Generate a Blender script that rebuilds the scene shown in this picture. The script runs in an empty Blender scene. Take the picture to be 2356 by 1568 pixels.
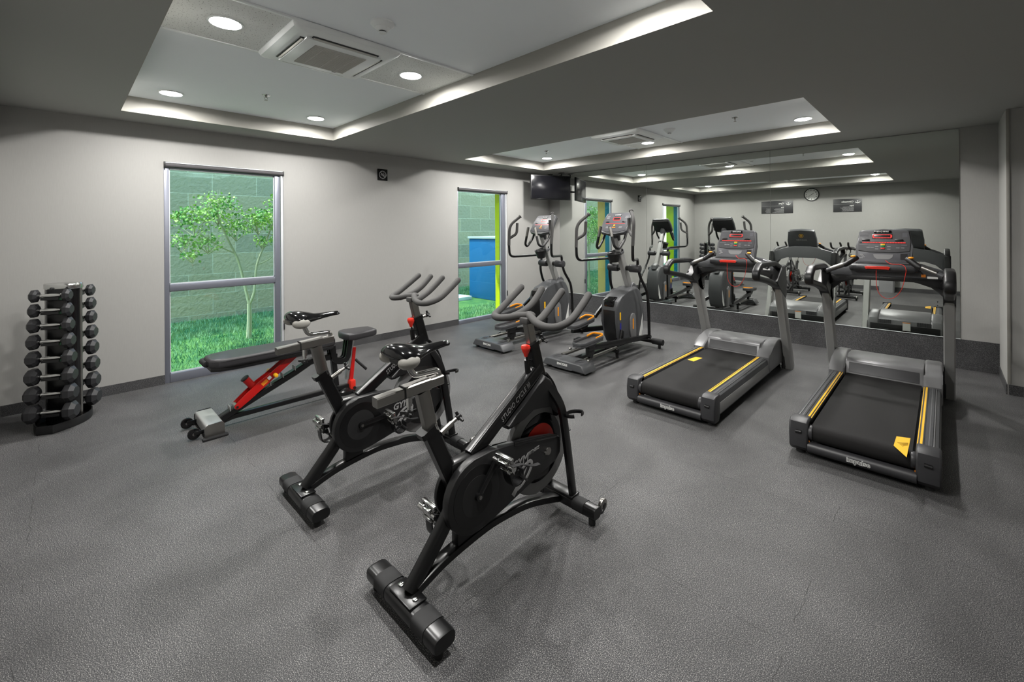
import bpy, bmesh, math, random
from mathutils import Vector, Matrix
random.seed(7)
PI = math.pi
S = bpy.context.scene
COL = S.collection

# ------------------------------------------------------------------ camera, world, exposure
cam_d = bpy.data.cameras.new('camera')
cam = bpy.data.objects.new('camera', cam_d)
COL.objects.link(cam)
S.camera = cam
CYAW, CROLL, CF, CCY = 0.7757, -0.0064, 1012.582, 527.6956
fw = Vector((-math.sin(CYAW), math.cos(CYAW), 0)); rt = Vector((math.cos(CYAW), math.sin(CYAW), 0)); up = Vector((0, 0, 1))
r3 = rt*math.cos(CROLL) + up*math.sin(CROLL); u3 = -rt*math.sin(CROLL) + up*math.cos(CROLL)
mw = Matrix((r3, u3, -fw)).transposed().to_4x4(); mw.translation = Vector((6.0405, -7.31, 1.6517))
cam.matrix_world = mw
cam_d.sensor_fit = 'HORIZONTAL'; cam_d.sensor_width = 36.0
cam_d.lens = CF/2356*36.0
cam_d.shift_x = 0.0
cam_d.shift_y = -(784-CCY)/2356
cam_d.clip_start = 0.05; cam_d.clip_end = 200

S.view_settings.view_transform = 'Standard'
S.view_settings.look = 'None'
S.view_settings.gamma = 1.0
S.view_settings.use_curve_mapping = False
S.view_settings.exposure = 0.0

wd = bpy.data.worlds.new('world'); S.world = wd; wd.use_nodes = True
wn = wd.node_tree.nodes; wl = wd.node_tree.links
wn.clear()
wo = wn.new('ShaderNodeOutputWorld'); wb = wn.new('ShaderNodeBackground'); ws = wn.new('ShaderNodeTexSky')
ws.sky_type = 'NISHITA'; ws.sun_disc = False; ws.sun_elevation = math.radians(62); ws.sun_rotation = math.radians(200)
wb.inputs[1].default_value = 1.35
wl.new(ws.outputs[0], wb.inputs[0]); wl.new(wb.outputs[0], wo.inputs[0])

sun_d = bpy.data.lights.new('sun', 'SUN'); sun_d.energy = 7.5; sun_d.angle = 0.01; sun_d.color = (1, .96, .88)
sun = bpy.data.objects.new('sun', sun_d); COL.objects.link(sun)
sun.rotation_euler = Vector((-0.34, -0.35, 1.0)).to_track_quat('Z', 'Y').to_euler()

LAMP_W = 36.0

# ------------------------------------------------------------------ materials
def lin(c):
    c = c/255.0
    return c/12.92 if c <= 0.04045 else ((c+0.055)/1.055)**2.4
def rgb(r, g, b): return (lin(r), lin(g), lin(b), 1)
def mat(name, col, rough=0.5, metal=0.0, spec=0.5, emit=None, es=0.0, bump=None, coat=0.0):
    m = bpy.data.materials.new(name); m.use_nodes = True
    nt = m.node_tree; b = nt.nodes['Principled BSDF']
    b.inputs['Base Color'].default_value = col
    b.inputs['Roughness'].default_value = rough
    b.inputs['Metallic'].default_value = metal
    b.inputs['Specular IOR Level'].default_value = spec
    if coat: b.inputs['Coat Weight'].default_value = coat; b.inputs['Coat Roughness'].default_value = 0.08
    if emit:
        b.inputs['Emission Color'].default_value = emit; b.inputs['Emission Strength'].default_value = es
    # slight procedural variation of the finish
    tc = nt.nodes.new('ShaderNodeTexCoord'); nz = nt.nodes.new('ShaderNodeTexNoise')
    nz.inputs['Scale'].default_value = bump[0] if bump else 90.0
    nz.inputs['Detail'].default_value = 2.0
    nt.links.new(tc.outputs['Object'], nz.inputs['Vector'])
    bp = nt.nodes.new('ShaderNodeBump'); bp.inputs['Strength'].default_value = bump[1] if bump else 0.02
    bp.inputs['Distance'].default_value = bump[2] if bump else 0.001
    nt.links.new(nz.outputs['Fac'], bp.inputs['Height']); nt.links.new(bp.outputs['Normal'], b.inputs['Normal'])
    return m
def nodes(m): return m.node_tree.nodes, m.node_tree.links, m.node_tree.nodes['Principled BSDF']

M = {}
M['black_paint'] = mat('black_paint', rgb(13, 13, 14), 0.28)
M['black_plastic'] = mat('black_plastic', rgb(20, 20, 21), 0.40)
M['rubber'] = mat('rubber', rgb(22, 22, 23), 0.7)
M['foam'] = mat('foam_grip', rgb(62, 61, 60), 0.75, bump=(400, .25, .001))
M['charcoal'] = mat('charcoal_plastic', rgb(70, 71, 73), 0.38)
M['dark_charcoal'] = mat('dark_charcoal', rgb(48, 48, 50), 0.42)
M['grey_paint'] = mat('grey_metal_paint', rgb(150, 150, 148), 0.36, 0.15)
M['silver_plastic'] = mat('silver_grey_plastic', rgb(112, 112, 113), 0.33, 0.25)
M['chrome'] = mat('chrome', rgb(200, 200, 198), 0.16, 1.0)
M['steel'] = mat('brushed_steel', rgb(150, 148, 144), 0.32, 1.0)
M['flywheel'] = mat('flywheel_grey', rgb(108, 108, 108), 0.45, 0.0)
M['red'] = mat('red_paint', rgb(178, 18, 14), 0.35)
M['bright_red'] = mat('bright_red_plastic', rgb(208, 44, 28), 0.35)
M['orange'] = mat('orange_plastic', rgb(232, 146, 24), 0.4)
M['yellow'] = mat('yellow_print', rgb(240, 184, 10), 0.5)
M['blue'] = mat('blue_print', rgb(40, 40, 130), 0.5)
M['white'] = mat('white_print', rgb(225, 225, 222), 0.6)
M['grey_print'] = mat('grey_print', rgb(150, 150, 150), 0.5)
M['gloss_black'] = mat('gloss_black', rgb(14, 14, 15), 0.12)
M['seat_grey'] = mat('seat_grey', rgb(150, 148, 142), 0.55, bump=(500, .2, .001))
M['vinyl'] = mat('black_vinyl', rgb(44, 43, 45), 0.42, bump=(260, .25, .001))
M['hexrubber'] = mat('dumbbell_rubber', rgb(36, 36, 38), 0.42)
M['belt'] = mat('running_belt', rgb(27, 26, 26), 0.75, spec=.25, bump=(900, .3, .001))
M['tvscreen'] = mat('tv_screen', rgb(16, 16, 20), 0.18)
M['led'] = mat('red_led', rgb(120, 8, 8), 0.4, emit=(1, .05, .04, 1), es=.9)
M['display'] = mat('dark_display', rgb(34, 32, 34), 0.3)
M['panel_grey'] = mat('console_panel', rgb(72, 72, 76), 0.4)
M['white_plastic'] = mat('white_plastic', rgb(232, 235, 235), 0.45)
M['slot'] = mat('vent_dark', rgb(40, 40, 42), 0.6)
M['louver'] = mat('louver_grey', rgb(190, 188, 182), 0.5)
M['alu'] = mat('aluminium_frame', rgb(128, 131, 142), 0.38, 0.6)
M['alu_light'] = mat('pale_aluminium', rgb(205, 208, 210), 0.4, 0.3)
M['blind'] = mat('roller_fabric', rgb(70, 68, 70), 0.7, bump=(300, .3, .001))
M['lime'] = mat('lime_paint', rgb(232, 226, 0), 0.6)
M['orange_wall'] = mat('orange_render', rgb(255, 190, 110), 0.7)
M['teal'] = mat('teal_paint', rgb(0, 120, 150), 0.6)
M['blue_box'] = mat('blue_painted_metal', rgb(12, 96, 150), 0.6)
M['green_knob'] = mat('green_button', rgb(30, 150, 70), 0.4)
M['sticker_orange'] = mat('orange_sticker', rgb(225, 130, 25), 0.5)
M['bin'] = mat('bin_grey', rgb(150, 150, 152), 0.45, 0.4)
M['lampglow'] = mat('lamp_diffuser', (1, 1, 1, 1), 0.5, emit=(1, .985, .95, 1), es=75.0)
M['knobyellow'] = mat('amber_knob', rgb(225, 165, 30), 0.35)
M['bark'] = mat('bark', rgb(196, 186, 150), 0.85, bump=(60, .5, .01))

# painted wall with a faint woven texture
m = mat('wall_paint', rgb(188, 184, 178), 0.75); M['wall'] = m
WA, WB = rgb(149, 148, 145), rgb(157, 156, 153)
n, l, b = nodes(m)
tc = n.new('ShaderNodeTexCoord'); mp = n.new('ShaderNodeMapping'); mp.inputs['Scale'].default_value = (60, 60, 4)
nz = n.new('ShaderNodeTexNoise'); nz.inputs['Scale'].default_value = 3.0; nz.inputs['Detail'].default_value = 3
mix = n.new('ShaderNodeMix'); mix.data_type = 'RGBA'
mix.inputs['A'].default_value = WA; mix.inputs['B'].default_value = WB
l.new(tc.outputs['Object'], mp.inputs['Vector']); l.new(mp.outputs[0], nz.inputs['Vector'])
l.new(nz.outputs['Fac'], mix.inputs['Factor']); l.new(mix.outputs['Result'], b.inputs['Base Color'])
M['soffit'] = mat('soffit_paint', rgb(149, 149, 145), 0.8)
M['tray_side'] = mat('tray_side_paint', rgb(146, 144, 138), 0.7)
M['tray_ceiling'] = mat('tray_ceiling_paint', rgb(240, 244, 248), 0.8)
# speckled acoustic tile
m = mat('acoustic_tile', rgb(196, 198, 197), 0.85); M['tile'] = m
n, l, b = nodes(m)
tc = n.new('ShaderNodeTexCoord'); nz = n.new('ShaderNodeTexNoise'); nz.inputs['Scale'].default_value = 110; nz.inputs['Detail'].default_value = 1
rp = n.new('ShaderNodeValToRGB'); rp.color_ramp.elements[0].position = .30; rp.color_ramp.elements[0].color = rgb(150, 150, 148)
rp.color_ramp.elements[1].position = .36; rp.color_ramp.elements[1].color = rgb(226, 228, 226)
l.new(tc.outputs['Object'], nz.inputs['Vector']); l.new(nz.outputs['Fac'], rp.inputs['Fac']); l.new(rp.outputs[0], b.inputs['Base Color'])

def math_node(n, op, a=None, bb=None, c=None):
    x = n.new('ShaderNodeMath'); x.operation = op
    for i, v in enumerate((a, bb, c)):
        if isinstance(v, (int, float)): x.inputs[i].default_value = v
    return x
# flecked rubber: used by the floor (with interlocking tile seams) and the skirting
def rubber_flecks(name, lo, midc, hi, seams):
    m = mat(name, midc, 0.55, spec=0.35)
    n, l, b = nodes(m)
    for x in [x for x in n if x.type in ('BUMP',)]: n.remove(x)
    tc = n.new('ShaderNodeTexCoord')
    nz = n.new('ShaderNodeTexNoise'); nz.inputs['Scale'].default_value = 270; nz.inputs['Detail'].default_value = 3; nz.inputs['Roughness'].default_value = .75
    l.new(tc.outputs['Object'], nz.inputs['Vector'])
    rp = n.new('ShaderNodeValToRGB'); e = rp.color_ramp.elements
    e[0].position = .40; e[0].color = lo
    e[1].position = .68; e[1].color = hi
    k = rp.color_ramp.elements.new(.53); k.color = midc
    l.new(nz.outputs['Fac'], rp.inputs['Fac'])
    # broad scuffs
    nz2 = n.new('ShaderNodeTexNoise'); nz2.inputs['Scale'].default_value = 1.6; nz2.inputs['Detail'].default_value = 6; nz2.inputs['Distortion'].default_value = .6
    l.new(tc.outputs['Object'], nz2.inputs['Vector'])
    mr = n.new('ShaderNodeMapRange'); mr.inputs['From Min'].default_value = .3; mr.inputs['From Max'].default_value = .7
    mr.inputs['To Min'].default_value = .68; mr.inputs['To Max'].default_value = 1.30
    l.new(nz2.outputs['Fac'], mr.inputs['Value'])
    vm = n.new('ShaderNodeVectorMath'); vm.operation = 'SCALE'
    l.new(rp.outputs[0], vm.inputs[0]); l.new(mr.outputs[0], vm.inputs['Scale'])
    out = vm.outputs[0]
    bp = n.new('ShaderNodeBump'); bp.inputs['Strength'].default_value = .015; bp.inputs['Distance'].default_value = .0005
    l.new(nz.outputs['Fac'], bp.inputs['Height']); l.new(bp.outputs[0], b.inputs['Normal'])
    if seams:
        sx = n.new('ShaderNodeSeparateXYZ'); l.new(tc.outputs['Object'], sx.inputs[0])
        lines = []
        for ax, oth, off in (('X', 'Y', 3.45), ('Y', 'X', -6.38)):
            # wavy jigsaw offset along the seam
            w = n.new('ShaderNodeTexNoise'); w.noise_dimensions = '1D'; w.inputs['Scale'].default_value = 11.0; w.inputs['Detail'].default_value = 1
            l.new(sx.outputs[oth], w.inputs['W'])
            mm = math_node(n, 'MULTIPLY_ADD', None, .022, -.011); l.new(w.outputs['Fac'], mm.inputs[0])
            ad = math_node(n, 'ADD'); l.new(sx.outputs[ax], ad.inputs[0]); l.new(mm.outputs[0], ad.inputs[1])
            sb = math_node(n, 'SUBTRACT', None, off - .535 - 1.07*20); l.new(ad.outputs[0], sb.inputs[0])
            md = math_node(n, 'MODULO', None, 1.07); l.new(sb.outputs[0], md.inputs[0])
            s2 = math_node(n, 'SUBTRACT', None, .535); l.new(md.outputs[0], s2.inputs[0])
            ab = math_node(n, 'ABSOLUTE'); l.new(s2.outputs[0], ab.inputs[0])
            lt = math_node(n, 'LESS_THAN', None, .0011); l.new(ab.outputs[0], lt.inputs[0])
            # seams open only here and there
            w2 = n.new('ShaderNodeTexNoise'); w2.noise_dimensions = '2D'; w2.inputs['Scale'].default_value = 2.3
            l.new(tc.outputs['Object'], w2.inputs['Vector'])
            gt = math_node(n, 'GREATER_THAN', None, .52); l.new(w2.outputs['Fac'], gt.inputs[0])
            mu = math_node(n, 'MULTIPLY'); l.new(lt.outputs[0], mu.inputs[0]); l.new(gt.outputs[0], mu.inputs[1])
            lines.append(mu)
        mx = math_node(n, 'MAXIMUM'); l.new(lines[0].outputs[0], mx.inputs[0]); l.new(lines[1].outputs[0], mx.inputs[1])
        m2 = n.new('ShaderNodeMix'); m2.data_type = 'RGBA'; m2.inputs['B'].default_value = (.008, .008, .008, 1)
        l.new(mx.outputs[0], m2.inputs['Factor']); l.new(out, m2.inputs['A']); out = m2.outputs['Result']
    l.new(out, b.inputs['Base Color'])
    return m
M['floor'] = rubber_flecks('rubber_floor', rgb(27, 27, 29), rgb(58, 58, 61), rgb(182, 180, 175), True)
M['skirting'] = rubber_flecks('rubber_skirting', rgb(34, 34, 36), rgb(60, 60, 62), rgb(125, 124, 122), False)

# mirror
m = bpy.data.materials.new('mirror'); m.use_nodes = True; M['mirror'] = m
b = m.node_tree.nodes['Principled BSDF']; b.inputs['Metallic'].default_value = 1; b.inputs['Roughness'].default_value = 0.0
b.inputs['Base Color'].default_value = (.80, .83, .80, 1)
# tinted reflective window glass
m = bpy.data.materials.new('tinted_glass'); m.use_nodes = True; M['glass'] = m
n = m.node_tree.nodes; l = m.node_tree.links; n.clear()
o = n.new('ShaderNodeOutputMaterial'); tr = n.new('ShaderNodeBsdfTransparent'); gl = n.new('ShaderNodeBsdfGlossy'); mx = n.new('ShaderNodeMixShader'); fr = None
tr.inputs[0].default_value = (.74, .87, .84, 1); gl.inputs['Roughness'].default_value = 0.0; gl.inputs[0].default_value = (.5, .8, .9, 1)
mx.inputs[0].default_value = .06
l.new(tr.outputs[0], mx.inputs[1]); l.new(gl.outputs[0], mx.inputs[2]); l.new(mx.outputs[0], o.inputs[0])
# concrete block garden wall
m = mat('block_wall', rgb(150, 140, 110), 0.9); M['blocks'] = m
n, l, b = nodes(m)
tc = n.new('ShaderNodeTexCoord'); sx = n.new('ShaderNodeSeparateXYZ'); cx = n.new('ShaderNodeCombineXYZ')
l.new(tc.outputs['Object'], sx.inputs[0]); l.new(sx.outputs['Y'], cx.inputs['X']); l.new(sx.outputs['Z'], cx.inputs['Y'])
br = n.new('ShaderNodeTexBrick'); br.inputs['Scale'].default_value = 1.0; br.inputs['Brick Width'].default_value = .80; br.inputs['Row Height'].default_value = .40
br.inputs['Mortar Size'].default_value = .008; br.inputs['Color1'].default_value = rgb(172, 158, 118); br.inputs['Color2'].default_value = rgb(150, 142, 112)
br.inputs['Mortar'].default_value = rgb(186, 176, 142)
l.new(cx.outputs[0], br.inputs['Vector']); l.new(br.outputs['Color'], b.inputs['Base Color'])
for x in n:
    if x.type == 'BUMP': x.inputs['Strength'].default_value = 1.0; x.inputs['Distance'].default_value = .02
    if x.type == 'TEX_NOISE': x.inputs['Scale'].default_value = 14
# leaves and grass with colour variation
def veg(name, a, bcol, sc):
    m = mat(name, a, 0.6)
    n, l, b = nodes(m)
    tc = n.new('ShaderNodeTexCoord'); nz = n.new('ShaderNodeTexNoise'); nz.inputs['Scale'].default_value = sc; nz.inputs['Detail'].default_value = 3
    mix = n.new('ShaderNodeMix'); mix.data_type = 'RGBA'; mix.inputs['A'].default_value = a; mix.inputs['B'].default_value = bcol
    mr = n.new('ShaderNodeMapRange'); mr.inputs['From Min'].default_value = .35; mr.inputs['From Max'].default_value = .65
    l.new(tc.outputs['Object'], nz.inputs['Vector']); l.new(nz.outputs['Fac'], mr.inputs['Value']); l.new(mr.outputs[0], mix.inputs['Factor'])
    l.new(mix.outputs['Result'], b.inputs['Base Color'])
    return m
M['leaf'] = veg('leaf_green', rgb(80, 150, 60), rgb(205, 228, 120), 5)
M['grass'] = veg('grass_green', rgb(66, 128, 84), rgb(158, 188, 130), 3)
M['soil'] = veg('lawn_soil', rgb(50, 100, 45), rgb(90, 130, 60), 4)

# ------------------------------------------------------------------ mesh helpers
class MB:
    def __init__(s, mx=None):
        s.v = []; s.f = []; s.mx = mx or Matrix.Identity(4)
    def add(s, vs, fs):
        k = len(s.v)
        s.v += [s.mx @ Vector(p) for p in vs]
        s.f += [tuple(i+k for i in f) for f in fs]
        return s
    def bm(s, bm):
        bm.verts.ensure_lookup_table()
        for i, v in enumerate(bm.verts): v.index = i
        s.add([v.co.copy() for v in bm.verts], [[v.index for v in f.verts] for f in bm.faces]); bm.free()
        return s
    def box(s, c, d, bev=0.0, rot=None, seg=2):
        bm = bmesh.new(); bmesh.ops.create_cube(bm, size=1)
        for v in bm.verts: v.co = Vector((v.co.x*d[0], v.co.y*d[1], v.co.z*d[2]))
        if bev: bmesh.ops.bevel(bm, geom=bm.edges[:], offset=bev, segments=seg, profile=.5, affect='EDGES')
        R = (rot if rot else Matrix.Identity(4)).to_4x4(); T = Matrix.Translation(Vector(c))
        for v in bm.verts: v.co = T @ (R @ v.co)
        return s.bm(bm)
    def sweep(s, path, a, b=None, ref=(1, 0, 0), n=12, closed=False, square=False, scale=None, cap=True, pw=1.0):
        b = a if b is None else b
        P = [Vector(p) for p in path]; N = len(P); rings = []; R0 = Vector(ref)
        for i in range(N):
            if closed: t = P[(i+1) % N]-P[i-1]
            else: t = P[min(i+1, N-1)]-P[max(i-1, 0)]
            t.normalize()
            sd = R0 - t*R0.dot(t)
            if sd.length < 1e-4: sd = Vector((0, 0, 1)) - t*t.z
            if sd.length < 1e-4: sd = Vector((0, 1, 0)) - t*t.y
            sd.normalize(); bi = t.cross(sd)
            # widen mitres
            k = 1.0
            sc = scale[i] if scale else 1
            ring = []
            if square:
                c = .22
                pts = [(1, -1+c), (1, 1-c), (1-c, 1), (-1+c, 1), (-1, 1-c), (-1, -1+c), (-1+c, -1), (1-c, -1)]
                for (x, y) in pts: ring.append(P[i] + sd*a*sc*x*k + bi*b*sc*y*k)
            else:
                for j in range(n):
                    q = 2*PI*j/n
                    cq, sq = math.cos(q), math.sin(q)
                    if pw != 1.0: cq, sq = math.copysign(abs(cq)**pw, cq), math.copysign(abs(sq)**pw, sq)
                    ring.append(P[i] + sd*a*sc*cq + bi*b*sc*sq)
            rings.append(ring)
        n2 = len(rings[0]); vs = [p for r in rings for p in r]; fs = []
        for i in range(N if closed else N-1):
            for j in range(n2):
                i2 = (i+1) % N; j2 = (j+1) % n2
                fs.append((i*n2+j, i*n2+j2, i2*n2+j2, i2*n2+j))
        if not closed and cap:
            fs.append(tuple(range(n2))[::-1]); fs.append(tuple((N-1)*n2+j for j in range(n2)))
        return s.add(vs, fs)
    def cyl(s, p0, p1, r, n=20, r1=None, bev=0.0):
        p0 = Vector(p0); p1 = Vector(p1); r1 = r if r1 is None else r1
        if bev:
            d = (p1-p0).normalized()
            return s.sweep([p0, p0+d*bev*.3, p0+d*bev, p1-d*bev, p1-d*bev*.3, p1], 1, n=n, ref=(.3, .5, .8), scale=[r-bev, r-bev*.3, r, r1, r1-bev*.3, r1-bev])
        return s.sweep([p0, p1], 1, n=n, ref=(.3, .5, .8), scale=[r, r1])
    def lathe(s, prof, c=(0, 0, 0), axis='Z', n=24, ph=0.0, R=None):
        # prof: list of (radius, height)
        vs = []; fs = []
        for (r, h) in prof:
            for j in range(n):
                q = 2*PI*j/n + ph; x, y = r*math.cos(q), r*math.sin(q)
                p = {'Z': (x, y, h), 'X': (h, x, y), 'Y': (y, h, x)}[axis]
                p = Vector(p)
                if R is not None: p = R @ p
                vs.append(Vector(c)+p)
        for i in range(len(prof)-1):
            for j in range(n):
                j2 = (j+1) % n; fs.append((i*n+j, i*n+j2, (i+1)*n+j2, (i+1)*n+j))
        fs.append(tuple(range(n))[::-1]); fs.append(tuple((len(prof)-1)*n+j for j in range(n)))
        return s.add(vs, fs)
    def prism(s, poly, a, b, axis='X', bev=0.0, seg=2):
        # poly in the plane normal to axis: X -> (y,z), Y -> (x,z), Z -> (x,y)
        def P(p, h): return {'X': (h, p[0], p[1]), 'Y': (p[0], h, p[1]), 'Z': (p[0], p[1], h)}[axis]
        bm = bmesh.new()
        v0 = [bm.verts.new(P(p, a)) for p in poly]; v1 = [bm.verts.new(P(p, b)) for p in poly]
        N = len(poly)
        f0 = bm.faces.new(v0[::-1]); f1 = bm.faces.new(v1)
        for i in range(N): bm.faces.new((v0[i], v0[(i+1) % N], v1[(i+1) % N], v1[i]))
        if bev:
            es = [e for e in bm.edges if (e in f0.edges[:] or e in f1.edges[:])]
            bmesh.ops.bevel(bm, geom=es, offset=bev, segments=seg, profile=.5, affect='EDGES')
        bmesh.ops.triangulate(bm, faces=[f for f in bm.faces if len(f.verts) > 4])
        bmesh.ops.recalc_face_normals(bm, faces=bm.faces[:])
        return s.bm(bm)
    def ball(s, c, r, sc=(1, 1, 1), n=16):
        prof = [(max(1e-4, r*math.cos(a)), r*math.sin(a)) for a in [(-PI/2)+PI*i/10 for i in range(11)]]
        k = len(s.v)
        vs = []; fs = []
        for (q, h) in prof:
            for j in range(n):
                w = 2*PI*j/n
                vs.append((c[0]+q*math.cos(w)*sc[0], c[1]+q*math.sin(w)*sc[1], c[2]+h*sc[2]))
        for i in range(10):
            for j in range(n):
                j2 = (j+1) % n; fs.append((i*n+j, i*n+j2, (i+1)*n+j2, (i+1)*n+j))
        return s.add(vs, fs)
    def build(s, name, m, parent=None, ang=35, flat=False):
        me = bpy.data.meshes.new(name); me.from_pydata([tuple(v) for v in s.v], [], s.f); me.validate(); me.update()
        bm = bmesh.new(); bm.from_mesh(me); bmesh.ops.recalc_face_normals(bm, faces=bm.faces[:]); bm.to_mesh(me); bm.free()
        me.materials.append(m)
        if not flat:
            me.polygons.foreach_set('use_smooth', [True]*len(me.polygons))
            me.set_sharp_from_angle(angle=math.radians(ang))
        o = bpy.data.objects.new(name, me); COL.objects.link(o)
        if parent: o.parent = parent
        return o

def smooth(pts, k=5, closed=False):
    P = [Vector(p) for p in pts]; N = len(P); out = []
    for i in range(N if closed else N-1):
        p0 = P[(i-1) % N] if (closed or i > 0) else P[0]; p1 = P[i]; p2 = P[(i+1) % N]; p3 = P[(i+2) % N] if (closed or i+2 < N) else P[-1]
        for j in range(k):
            t = j/k
            out.append(.5*((2*p1)+(p2-p0)*t+(2*p0-5*p1+4*p2-p3)*t*t+(3*p1-p0-3*p2+p3)*t**3))
    if not closed: out.append(P[-1])
    return out
def fillet(pts, r, k=5, closed=False):
    P = [Vector(p) for p in pts]; N = len(P); out = []
    for i in range(N):
        if not closed and i in (0, N-1): out.append(P[i]); continue
        a = P[i-1]-P[i]; b = P[(i+1) % N]-P[i]
        d = min(r, a.length*.49, b.length*.49)
        A = P[i]+a.normalized()*d; B = P[i]+b.normalized()*d
        for j in range(k+1):
            t = j/k
            out.append(A*(1-t)**2+P[i]*2*t*(1-t)+B*t*t)
    return out
def thing(name, label, cat, loc=(0, 0, 0), rz=0, group=None):
    o = bpy.data.objects.new(name, None); COL.objects.link(o); o.empty_display_size = .1
    o.location = loc; o.rotation_euler = (0, 0, rz); o['label'] = label; o['category'] = cat
    if group: o['group'] = group
    return o
def tag(o, label, cat, group=None, kind=None):
    o['label'] = label; o['category'] = cat
    if group: o['group'] = group
    if kind: o['kind'] = kind
    return o
def struct(o): o['kind'] = 'structure'; return o
def frame(o, right, upv):
    r = Vector(right).normalized(); u = Vector(upv).normalized(); n = r.cross(u).normalized(); u = n.cross(r)
    m = Matrix((r, u, n)).transposed().to_4x4(); m.translation = Vector(o); return m
def text(name, s, size, m, parent, mx, shear=0.0, ext=.0006, align='CENTER', bold=0.0, sp=1.0, xs=1.0):
    c = bpy.data.curves.new(name, 'FONT'); c.body = s; c.size = size; c.shear = shear; c.extrude = ext; c.align_x = align; c.align_y = 'CENTER'
    c.offset = bold; c.space_character = sp; c.resolution_u = 2
    t = bpy.data.objects.new('tmp', c); COL.objects.link(t)
    bpy.context.view_layer.update()
    me = bpy.data.meshes.new_from_object(t)
    bpy.data.objects.remove(t); bpy.data.curves.remove(c)
    me.transform(mx @ Matrix.Diagonal((xs, 1, 1, 1)))
    me.materials.clear(); me.materials.append(m); me.name = name
    o = bpy.data.objects.new(name, me); COL.objects.link(o)
    if parent: o.parent = parent
    return o

# ------------------------------------------------------------------ room shell
ZC, ZT, YB, XR = 2.80, 2.9525, -7.72, 7.6
HP = 0.3435
struct(MB().box((XR/2-.05, YB/2-.0, -.05), (XR+.3, -YB+.3, .1)).build('floor', M['floor'], flat=True))
# left wall with two floor-to-head window openings
W1 = (-6.545, -5.330, 0.0, 2.415); W2 = (-2.500, -1.292, 0.0, 2.400)
TH = .2
b = MB()
def wbox(y0, y1, z0, z1): b.box((-TH/2, (y0+y1)/2, (z0+z1)/2), (TH, y1-y0, z1-z0))
HT = 3.05
wbox(YB-.2, W1[0], 0, HT); wbox(W1[1], W2[0], 0, HT); wbox(W2[1], .2, 0, HT)
wbox(W1[0], W1[1], W1[3], HT); wbox(W2[0], W2[1], W2[3], HT)
struct(b.build('wall_left', M['wall'], flat=True))
struct(MB().box((3.7, .1, HT/2), (7.4, .2, HT)).build('wall_front', M['wall'], flat=True))
struct(MB().box(((XR+.0)/2, YB-.1, HT/2), (XR, .2, HT)).build('wall_back', M['wall'], flat=True))
struct(MB().box((XR+.1, (YB-.0)/2, HT/2), (.2, -YB+.4, HT)).build('wall_right', M['wall'], flat=True))
struct(MB().box(((6.481+XR)/2, -.4085, ZC/2), (XR-6.481, .815, ZC)).build('wall_corner', M['wall'], flat=True))
struct(MB().box((6.492, -.822, ZC/2+.055), (.024, .014, ZC-.11), .002).build('trim_1', M['tray_side']))
# ceiling: soffit with two recessed trays
T1 = (.485, 5.180, -6.9295, -4.8913); T2 = (.473, 5.168, -2.7391, -.7487)
xs = sorted({0.0, T1[0], T2[0], T1[1], T2[1], XR}); ys = sorted({YB, T1[2], T1[3], T2[2], T2[3], 0.0})
b = MB()
def cb(x0, x1, y0, y1): b.box(((x0+x1)/2, (y0+y1)/2, ZC+.1), (x1-x0, y1-y0, .2))
cb(0, XR, YB, T1[2]); cb(0, XR, T1[3], T2[2]); cb(0, XR, T2[3], 0)
for T in (T1, T2): cb(0, T[0], T[2], T[3]); cb(T[1], XR, T[2], T[3])
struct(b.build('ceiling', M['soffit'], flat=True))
for i, T in enumerate((T1, T2)):
    b = MB(); e = .006
    for (x0, x1, y0, y1) in ((T[0], T[1], T[2], T[2]+e), (T[0], T[1], T[3]-e, T[3]), (T[0], T[0]+e, T[2], T[3]), (T[1]-e, T[1], T[2], T[3])):
        b.box(((x0+x1)/2, (y0+y1)/2, (ZC+ZT)/2), (x1-x0, y1-y0, ZT-ZC))
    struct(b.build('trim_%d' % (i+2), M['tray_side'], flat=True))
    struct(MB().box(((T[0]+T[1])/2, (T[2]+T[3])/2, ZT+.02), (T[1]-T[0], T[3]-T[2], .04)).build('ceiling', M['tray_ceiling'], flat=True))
    # acoustic tile strip with slim T-bars
    b = MB().box((2.869, (T[2]+T[3])/2, ZT-.003), (.69, T[3]-T[2]-.012, .006))
    struct(b.build('ceiling', M['tile'], flat=True))
    b = MB()
    for x in (2.515, 3.222): b.box((x, (T[2]+T[3])/2, ZT-.006), (.024, T[3]-T[2]-.012, .012), .002)
    struct(b.build('trim_%d' % (i+4), M['white_plastic']))
# skirting
def skirt(name, x0, y0, x1, y1, h, t=.008):
    d = Vector((x1-x0, y1-y0, 0)); nrm = Vector((0, 0, 1)).cross(d).normalized()
    c = Vector(((x0+x1)/2, (y0+y1)/2, h/2)) + nrm*t/2
    struct(MB().box(c, (abs(x1-x0)+(t if x1 == x0 else 0), abs(y1-y0)+(t if y1 == y0 else 0), h), .001).build(name, M['skirting'], flat=True))
skirt('baseboard_left', 0, W1[0], 0, YB, .1); skirt('baseboard_left', 0, W2[0], 0, W1[1], .1); skirt('baseboard_left', 0, -.01, 0, W2[1], .1)
skirt('baseboard_back', 0, YB, XR, YB, .1)
skirt('baseboard_front', 6.481, 0, 0, 0, HP, .010)
skirt('baseboard_corner', XR, -.816, 6.49, -.816, .1); skirt('baseboard_corner', 6.481, -.82, 6.481, -.02, .1)
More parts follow.
